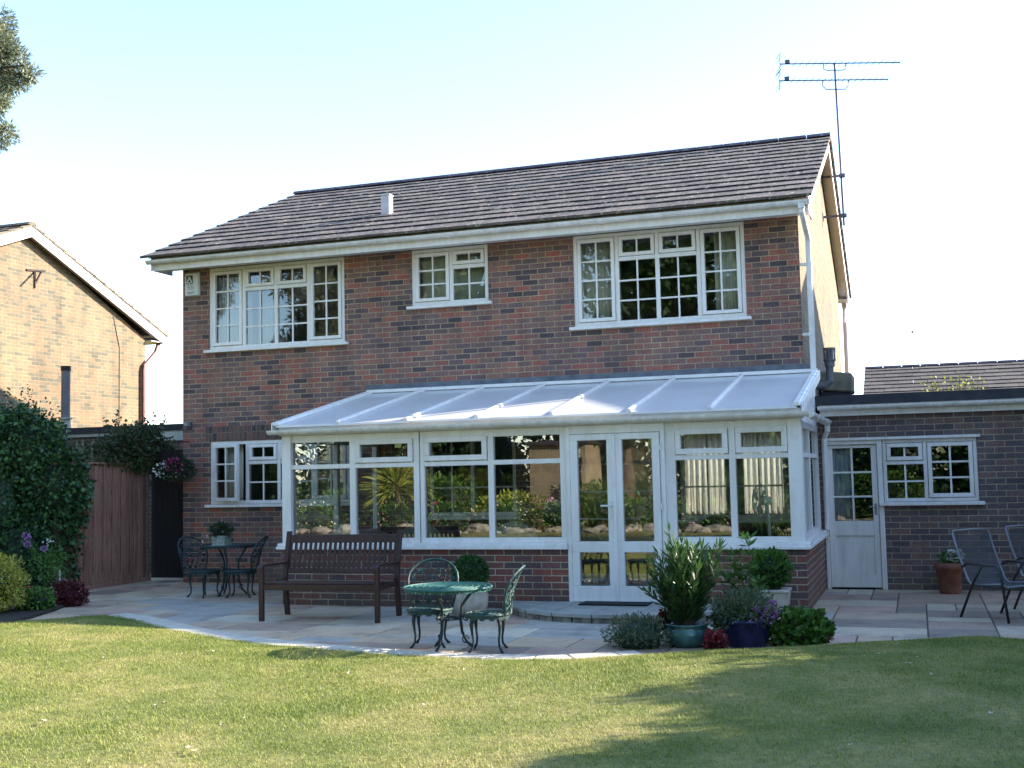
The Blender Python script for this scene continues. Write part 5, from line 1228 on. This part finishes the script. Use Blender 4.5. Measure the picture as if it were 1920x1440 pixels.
def iron_table(name, mat, legmat, label, zt, rt):
    t = empty(name, (0, 0, 0), label, 'table'); s = MB()
    s.tube(arc(0, 0, zt, rt, 0, 2 * PI, 48, 'xy'), .013, 6, cap=False)
    for k in range(1, 7): s.tube(arc(0, 0, zt + .002, rt * k / 7, 0, 2 * PI, 36, 'xy'), .007, 5, cap=False)
    for k in range(28):
        a = 2 * PI * k / 28; s.bar((.04 * math.cos(a), .04 * math.sin(a), zt), (rt * math.cos(a), rt * math.sin(a), zt), .014, .009)
    for k in range(48):
        a0 = 2 * PI * k / 48; a1 = 2 * PI * (k + .8) / 48; x0, y0, x1, y1 = rt * math.cos(a0), rt * math.sin(a0), rt * math.cos(a1), rt * math.sin(a1)
        s.hexa([(x0 * .985, y0 * .985, zt - .03), (x1 * .985, y1 * .985, zt - .03), (x1, y1, zt - .03), (x0, y0, zt - .03), (x0 * .985, y0 * .985, zt), (x1 * .985, y1 * .985, zt), (x1, y1, zt), (x0, y0, zt)])
    s.build('tabletop', M[mat], t)
    for k in range(3):
        a = 2 * PI * k / 3 + .4; dx_, dy_ = math.cos(a), math.sin(a); l = MB()
        l.tube([(dx_ * r_, dy_ * r_, z) for r_, z in ((.24, zt - .01), (.19, zt - .07), (.12, zt * .7), (.105, zt * .5), (.12, zt * .28), (.16, zt * .12), (.215, .02), (.235, .006))], [.014, .014, .012, .014, .013, .012, .014, .010], 7)
        sc = [(dx_ * (.16 + .032 * math.cos(q)), dy_ * (.16 + .032 * math.cos(q)), zt * .52 + .035 * math.sin(q)) for q in np.linspace(-.5, 5, 12)]; l.tube(sc, .006, 5)
        sc = [(dx_ * (.15 + .028 * math.cos(q)), dy_ * (.15 + .028 * math.cos(q)), zt * .16 + .03 * math.sin(q)) for q in np.linspace(0, 5.5, 12)]; l.tube(sc, .006, 5)
        l.build('leg', M[legmat], t)
    q = MB(); q.tube(arc(0, 0, zt * .5, .105, 0, 2 * PI, 20, 'xy'), .010, 6, cap=False); q.lathe([(.001, -.03), (.03, 0), (.001, .04)], (0, 0, zt * .5), 10)
    for k in range(3): a = 2 * PI * k / 3 + .4; q.tube([(0, 0, zt * .5), (.105 * math.cos(a), .105 * math.sin(a), zt * .5)], .008, 5)
    q.build('stretcher', M[legmat], t); return t
GRP = 'cast iron chairs with leafy openwork backs'
ch = iron_chair('iron_chair', 'teal_chair', 'teal_leg', 'green openwork iron chair behind the green table, back facing the house', GRP)
ch2 = copy_tree(ch); tag(ch2, 'green openwork iron chair at the right of the green table, seen side-on')
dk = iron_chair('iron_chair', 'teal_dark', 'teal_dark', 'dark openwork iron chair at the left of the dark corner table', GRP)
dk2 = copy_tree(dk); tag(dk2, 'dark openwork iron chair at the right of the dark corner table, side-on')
ch.location = (6.36, -5.48, 0); ch.rotation_euler = (0, 0, R(14)); ch.scale = (.98, .98, .96)
ch2.location = (6.98, -5.66, 0); ch2.rotation_euler = (0, 0, R(-78)); ch2.scale = (.95, .95, .93)
dk.location = (1.60, -1.86, 0); dk.rotation_euler = (0, 0, R(75)); dk.scale = (1, 1, 1)
dk2.location = (2.12, -1.80, 0); dk2.rotation_euler = (0, 0, R(-72))
t1 = iron_table('iron_table', 'teal', 'teal_leg', 'round green openwork iron table at the patio edge', .545, .385); t1.location = (6.62, -5.68, 0)
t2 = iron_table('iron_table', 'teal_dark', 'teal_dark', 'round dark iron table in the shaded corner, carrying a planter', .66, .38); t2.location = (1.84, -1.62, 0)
# planter on dark table
pl = empty('relief_planter', (1.86, -1.85, .67), 'small pale relief-patterned planter standing on the dark corner table', 'planter')
q = MB(); q.hexa([(1.775, -1.92, .673), (1.945, -1.92, .673), (1.945, -1.78, .673), (1.775, -1.78, .673), (1.755, -1.94, .80), (1.965, -1.94, .80), (1.965, -1.76, .80), (1.755, -1.76, .80)]); q.box(1.76, 1.96, -1.935, -1.765, .672, .686); q.build('box', M['stone_dim'], pl)
p, d = blob_pts((1.87, -1.86, .87), (.16, .12, .10), 700, .9); foliage('leaves', p, d + rng.normal(size=d.shape) * .6, .045, .02, M['dark_leaf'], pl)
p = np.array([(1.72, -1.98, .80), (1.66, -1.98, .73), (1.93, -1.93, .85)]).repeat(7, 0) + rng.normal(size=(21, 3)) * .008; foliage('flowers', p, rng.normal(size=(21, 3)), .02, .015, M['white_petal'], pl)

# ================================================================== BENCH
be = empty('wooden_bench', (4.47, -3.80, 0), 'dark brown slatted wooden garden bench with curved arms', 'bench')
hw = .70; m = MB()
for k in range(5): y = -.27 + k * .105; m.box(-hw + .03, hw - .03, y, y + .085, .395 - .006 * k, .415 - .006 * k)
m.box(-hw + .035, hw - .035, -.285, -.262, .33, .392); m.box(-hw + .035, hw - .035, .23, .255, .33, .37)
for x in (-hw + .005, hw - .04): m.box(x, x + .03, -.25, .24, .33, .385)
def shift(mb, o, a):
    ca, sa_ = math.cos(a), math.sin(a)
    mb.v = [(o[0] + x * ca - y * sa_, o[1] + x * sa_ + y * ca, z) for x, y, z in mb.v]; return mb
BO = (4.47, -3.80); BA = R(2.5)
shift(m, BO, BA).build('seat', M['bench_wood'], be, bevel=.004)
m = MB()
def by_(z): return .27 + (z - .40) * .22
for zz, hh in ((.80, .09), (.47, .05)):
    m.hexa([(-hw + .03, by_(zz) - .012, zz - .0), (hw - .03, by_(zz) - .012, zz), (hw - .03, by_(zz) + .018, zz), (-hw + .03, by_(zz) + .018, zz), (-hw + .03, by_(zz + hh) - .012, zz + hh), (hw - .03, by_(zz + hh) - .012, zz + hh), (hw - .03, by_(zz + hh) + .018, zz + hh), (-hw + .03, by_(zz + hh) + .018, zz + hh)])
ns = 22
for k in range(ns):
    x = -hw + .065 + (2 * hw - .13) * k / (ns - 1); m.bar((x, by_(.52) + .003, .518), (x, by_(.80) + .003, .802), .034, .014, up=(0, 1, 0))
shift(m, BO, BA).build('backrest', M['bench_wood'], be, bevel=.003)
for x in (-hw, hw):
    m = MB(); x0, x1 = (x - .005, x + .055) if x < 0 else (x - .055, x + .005)
    ap = [(-.33, .575, .03), (-.30, .60, .03), (-.15, .612, .028), (.05, .60, .026), (.22, .60, .026), (.31, .605, .026)]
    for (ya, za, ta), (yb, zb, tb) in zip(ap, ap[1:]): m.hexa([(x0, ya, za - ta), (x1, ya, za - ta), (x1, yb, zb - tb), (x0, yb, zb - tb), (x0, ya, za), (x1, ya, za), (x1, yb, zb), (x0, yb, zb)])
    shift(m, BO, BA).build('armrest', M['bench_wood'], be, bevel=.004)
    m = MB(); m.box(x0 + .005, x1 - .005, -.30, -.25, 0, .575); shift(m, BO, BA).build('leg', M['bench_wood'], be, bevel=.004)
    m = MB(); m.hexa([(x0 + .005, .30, 0), (x1 - .005, .30, 0), (x1 - .005, .355, 0), (x0 + .005, .355, 0), (x0 + .005, .245, .42), (x1 - .005, .245, .42), (x1 - .005, .30, .42), (x0 + .005, .30, .42)])
    m.hexa([(x0 + .005, .245, .42), (x1 - .005, .245, .42), (x1 - .005, .30, .42), (x0 + .005, .30, .42), (x0 + .005, by_(.93) - .02, .93), (x1 - .005, by_(.93) - .02, .93), (x1 - .005, by_(.93) + .03, .93), (x0 + .005, by_(.93) + .03, .93)])
    shift(m, BO, BA).build('leg', M['bench_wood'], be, bevel=.004)

# ================================================================== SLING CHAIRS (face -y locally)
def sling_chair():
    c = empty('sling_chair', (0, 0, 0), 'silver framed mesh chair with black legs on the right patio', 'chair', 'mesh sling chairs by the annexe')
    f = MB()
    def side(x): return [(x, -.27, .335), (x, -.22, .36), (x, .05, .335), (x, .17, .33), (x, .22, .37), (x, .33, .62), (x, .40, .82), (x * .94, .41, .85)]
    L_, R_ = side(-.24), side(.24); f.tube(L_ + [(0, .412, .855)] + R_[::-1], .011, 8); f.tube([(-.24, -.27, .335), (.24, -.27, .335)], .010, 8); f.build('frame', M['silver'], c, smooth=True)
    s = MB(); A = [p for p in L_[:-1]]; vs = []
    for (x, y, z) in A: vs += [(-.235, y, z), (-.12, y, z - .012), (0, y, z - .018), (.12, y, z - .012), (.235, y, z)]
    fs = [(i * 5 + k, i * 5 + k + 1, i * 5 + k + 6, i * 5 + k + 5) for i in range(len(A) - 1) for k in range(4)]
    s.add(vs, fs).build('sling', M['sling'], c, smooth=True)
    for x in (-.265, .265):
        l = MB(); l.tube([(x, -.30, .0), (x, -.22, .50), (x, -.18, .535), (x, .20, .535), (x, .27, .50)], .013, 8); l.build('armrest', M['black_tube'], c, smooth=True)
        l = MB(); l.tube([(x, .32, 0), (x, .12, .37), (x, .0, .535)], .013, 8); l.build('leg', M['black_tube'], c, smooth=True)
        l = MB(); l.tube([(x, -.22, .33), (x, -.05, .33), (x, .14, .33)], .010, 6); l.build('rail', M['black_tube'], c)
    return c
sc1 = sling_chair(); sc2 = copy_tree(sc1)
tag(sc1, 'silver framed mesh chair with black legs beside the terracotta pot, fully in view')
tag(sc2, 'silver framed mesh chair with black legs cut off by the right edge')
sc1.location = (11.33, -2.72, 0); sc1.rotation_euler = (0, 0, R(42)); sc1.scale = (1, 1, 1)
sc2.location = (11.88, -1.95, 0); sc2.rotation_euler = (0, 0, R(42))

# ================================================================== INSIDE THE CONSERVATORY
def armchair(x, y, rot, label, backm, z=.06):
    c = empty('wicker_armchair', (0, 0, 0), label, 'armchair', 'armchairs inside the conservatory')
    b = MB(); b.box(-.30, .30, -.30, .30, .02, .34); b.box(-.34, -.26, -.30, .30, .02, .58); b.box(.26, .34, -.30, .30, .02, .58); b.build('frame', M['wicker'], c, bevel=.03)
    k = MB(); n = 14; vs = []
    for i in range(n + 1):
        a = PI * i / n; vs += [(-.33 * math.cos(a), .24 + .02, .34 + .0), (-.33 * math.cos(a), .34, .52 + .38 * math.sin(a)), (-.33 * math.cos(a), .42, .52 + .38 * math.sin(a)), (-.33 * math.cos(a), .34, .34)]
    k.add(vs, [(4 * i + j, 4 * i + 4 + j, 4 * i + 4 + (j + 1) % 4, 4 * i + (j + 1) % 4) for i in range(n) for j in range(4)]); k.build('backrest', M[backm], c)
    s = MB(); s.box(-.25, .25, -.29, .25, .35, .47); s.build('cushion', M[backm], c, bevel=.04)
    c.location = (x, y, z); c.rotation_euler = (0, 0, R(rot)); return c
a1 = armchair(4.0, -1.75, 150, 'pale floral armchair at the left end inside the conservatory', 'cushion')
a2 = armchair(4.75, -1.5, 175, 'pale floral armchair behind the second pane of the conservatory', 'cushion')
a3 = armchair(5.95, -1.6, 185, 'pale floral armchair behind the middle panes of the conservatory', 'cushion')
a4 = armchair(8.25, -.95, 10, 'black cushioned armchair inside the right end of the conservatory', 'cushion_black')
a5 = armchair(8.75, -1.0, -10, 'black cushioned armchair next to the white fan', 'cushion_black'); a5.scale = (.9, .9, .9)
fa = empty('pedestal_fan', (8.95, -2.0, .06), 'white round fan standing inside the right conservatory panes', 'fan')
f = MB(); f.tube([(8.99, -2.0, .07), (8.99, -2.0, .9), (8.97, -2.0, 1.12)], [.02, .018, .022], 10); f.lathe([(.16, 0), (.16, .02), (.03, .04)], (8.99, -2.0, .06), 20); f.build('stand', M['fan'], fa)
f = MB(); ax = Vector((-.85, -.5, .05)).normalized(); cc = Vector((8.90, -2.05, 1.17)); s_ = ax.cross(Vector((0, 0, 1))).normalized(); u_ = s_.cross(ax)
f.tube([cc + ax * -.02, cc - ax * .13], [.055, .045], 12)
f.build('motor', M['fan'], fa)
f = MB()
for off, rr in ((.05, .05), (.045, .09), (.035, .13), (.02, .165), (0, .185), (-.03, .165)): f.tube([cc + ax * off + s_ * rr * math.cos(2 * PI * k / 24) + u_ * rr * math.sin(2 * PI * k / 24) for k in range(25)], .003, 4, cap=False)
for k in range(28): a = 2 * PI * k / 28; e = s_ * math.cos(a) + u_ * math.sin(a); f.tube([cc + ax * .055 + e * .03, cc + ax * .035 + e * .13, cc + e * .185, cc - ax * .035 + e * .15], .0025, 4)
f.build('guard', M['fan'], fa)
f = MB()
for k in range(3):
    a = 2 * PI * k / 3; e = s_ * math.cos(a) + u_ * math.sin(a); g_ = s_ * math.cos(a + .9) + u_ * math.sin(a + .9)
    f.add([cc, cc + e * .15 - ax * .015, cc + (e + g_) * .095, cc + g_ * .12 + ax * .015], [(0, 1, 2, 3)])
f.build('blades', M['fan'], fa)
for (x, y, lb, n) in ((6.62, -2.15, 'pot of white and pink cyclamen on a stand left of the double doors', 300), (7.78, -2.1, 'pot of pink and white flowers on a stand behind the right door', 420)):
    fp = empty('indoor_flower_pot', (x, y, .06), lb, 'potted plant')
    MB().lathe([(.10, 0), (.11, .02), (.02, .05), (.018, .68), (.12, .72), (.12, .74)], (x, y, .06), 18).build('stand', M['wicker'], fp)
    MB().lathe([(.06, 0), (.085, .13), (.08, .13)], (x, y, .80), 18).build('pot', M['terracotta'], fp)
    p, d = blob_pts((x, y, 1.10), (.18, .14, .13), n, .6); foliage('flowers', p, d + rng.normal(size=d.shape) * .4, .045, .035, M['white_petal'], fp)
    p, d = blob_pts((x, y, 1.12), (.20, .15, .13), n // 2, .6); foliage('pink_flowers', p, d + rng.normal(size=d.shape) * .4, .045, .035, M['pink_petal'], fp)
    p, d = blob_pts((x, y, .98), (.17, .13, .10), 360, .9); foliage('leaves', p, d, .06, .04, M['mid_leaf'], fp)

# ================================================================== FALLEN LEAVES
LP = [(4.07, -7.06), (4.76, -6.49), (4.75, -6.76), (4.81, -6.36), (4.58, -6.68), (6.45, -7.26), (7.23, -7.05), (7.27, -6.97), (5.4, -9.32), (5.97, -9.42), (5.79, -8.64), (5.76, -8.69), (6.56, -9.16), (6.73, -9.74), (6.8, -9.8), (7.47, -9.68), (6.58, -8.94), (6.55, -7.88), (6.49, -8.03), (7.51, -8.31), (8.97, -6.7), (10.21, -5.63), (10.23, -5.89), (10.13, -6.03), (10.51, -6.01), (10.45, -6.31), (10.6, -6.71), (9.45, -8.19), (9.07, -8.91), (10.19, -9.03), (9.85, -5.42), (10.91, -8.0)]
BIG = {0, 8, 10, 13, 14, 5, 25}
def leafmesh(s, curl):
    m = MB(); n = 9; vs = [(0, 0, .004)]
    for k in range(n):
        a = 2 * PI * k / n; rr = s * (1 if k % 2 else .55) * random.uniform(.8, 1.2); vs.append((rr * math.cos(a), rr * math.sin(a) * .75, .004 + curl * rr * random.uniform(.2, 1)))
    m.add(vs, [(0, 1 + k, 1 + (k + 1) % n) for k in range(n)]); return m
def where(x, y):
    d = 'near the patio edge' if y > -6.6 else ('in the middle of the lawn' if y > -8.2 else 'near the bottom edge')
    s = 'left' if x < 5.5 else ('centre' if x < 8 else 'right'); return d, s
for i, (x, y) in enumerate(LP):
    big = i in BIG; s = .034 if big else .018; m = leafmesh(s, .5)
    z = float(lawn_z(np.array(x), np.array(y))) + .022
    o = m.build('fallen_leaf', M['dry_leaf'] if big or i % 3 == 0 else M['petal_fallen']); o.location = (x, y, z); o.rotation_euler = (.15, .1, i)
    d, sd_ = where(x, y)
    tag(o, '%s fallen leaf %s, %s of the lawn' % ('large curled straw-coloured' if big else ('small brownish' if i % 3 == 0 else 'small pale'), d, sd_), 'leaf', 'fallen leaves scattered on the lawn')

# ================================================================== CAMERA, LIGHT, WORLD
cam = bpy.data.cameras.new('camera'); co = bpy.data.objects.new('camera', cam); col.objects.link(co); scene.camera = co
yw, pt, rl = R(18.842), R(4.373), R(-1.257)
Fv = Vector((-math.sin(yw) * math.cos(pt), math.cos(yw) * math.cos(pt), math.sin(pt))); Rv = Vector((math.cos(yw), math.sin(yw), 0)); Uv = Rv.cross(Fv)
R2 = Rv * math.cos(rl) + Uv * math.sin(rl); U2 = -Rv * math.sin(rl) + Uv * math.cos(rl)
mtx = Matrix((R2, U2, -Fv)).transposed().to_4x4(); mtx.translation = Vector((10.578, -15.407, 1.522)); co.matrix_world = mtx
cam.sensor_width = 36; cam.lens = 36 * 2211.1 / 1920; cam.clip_end = 1500; cam.clip_start = .1
EL, AZ = R(24.05), R(62.06)
sun = bpy.data.lights.new('sun', 'SUN'); sun.energy = 4.0; sun.angle = R(.53); sun.color = (1, .91, .76)
so_ = bpy.data.objects.new('sun', sun); col.objects.link(so_)
dv = Vector((math.sin(AZ) * math.cos(EL), math.cos(AZ) * math.cos(EL), math.sin(EL))); so_.rotation_euler = dv.to_track_quat('Z', 'Y').to_euler(); so_.location = (30, 16, 20)
wd = bpy.data.worlds.new('World'); scene.world = wd; wd.use_nodes = True; nt = wd.node_tree
sk = nt.nodes.new('ShaderNodeTexSky'); sk.sky_type = 'NISHITA'; sk.sun_disc = False; sk.sun_elevation = EL; sk.sun_rotation = AZ; sk.air_density = 1.0; sk.dust_density = .35; sk.ozone_density = 2.9
bg_ = nt.nodes['Background']; nt.links.new(sk.outputs[0], bg_.inputs[0]); bg_.inputs[1].default_value = .15
scene.view_settings.view_transform = 'Standard'; scene.view_settings.look = 'None'; scene.view_settings.exposure = 2.12; scene.view_settings.gamma = 1
scene.cycles.max_bounces = 8; scene.cycles.transparent_max_bounces = 24; scene.cycles.caustics_reflective = False; scene.cycles.caustics_refractive = False
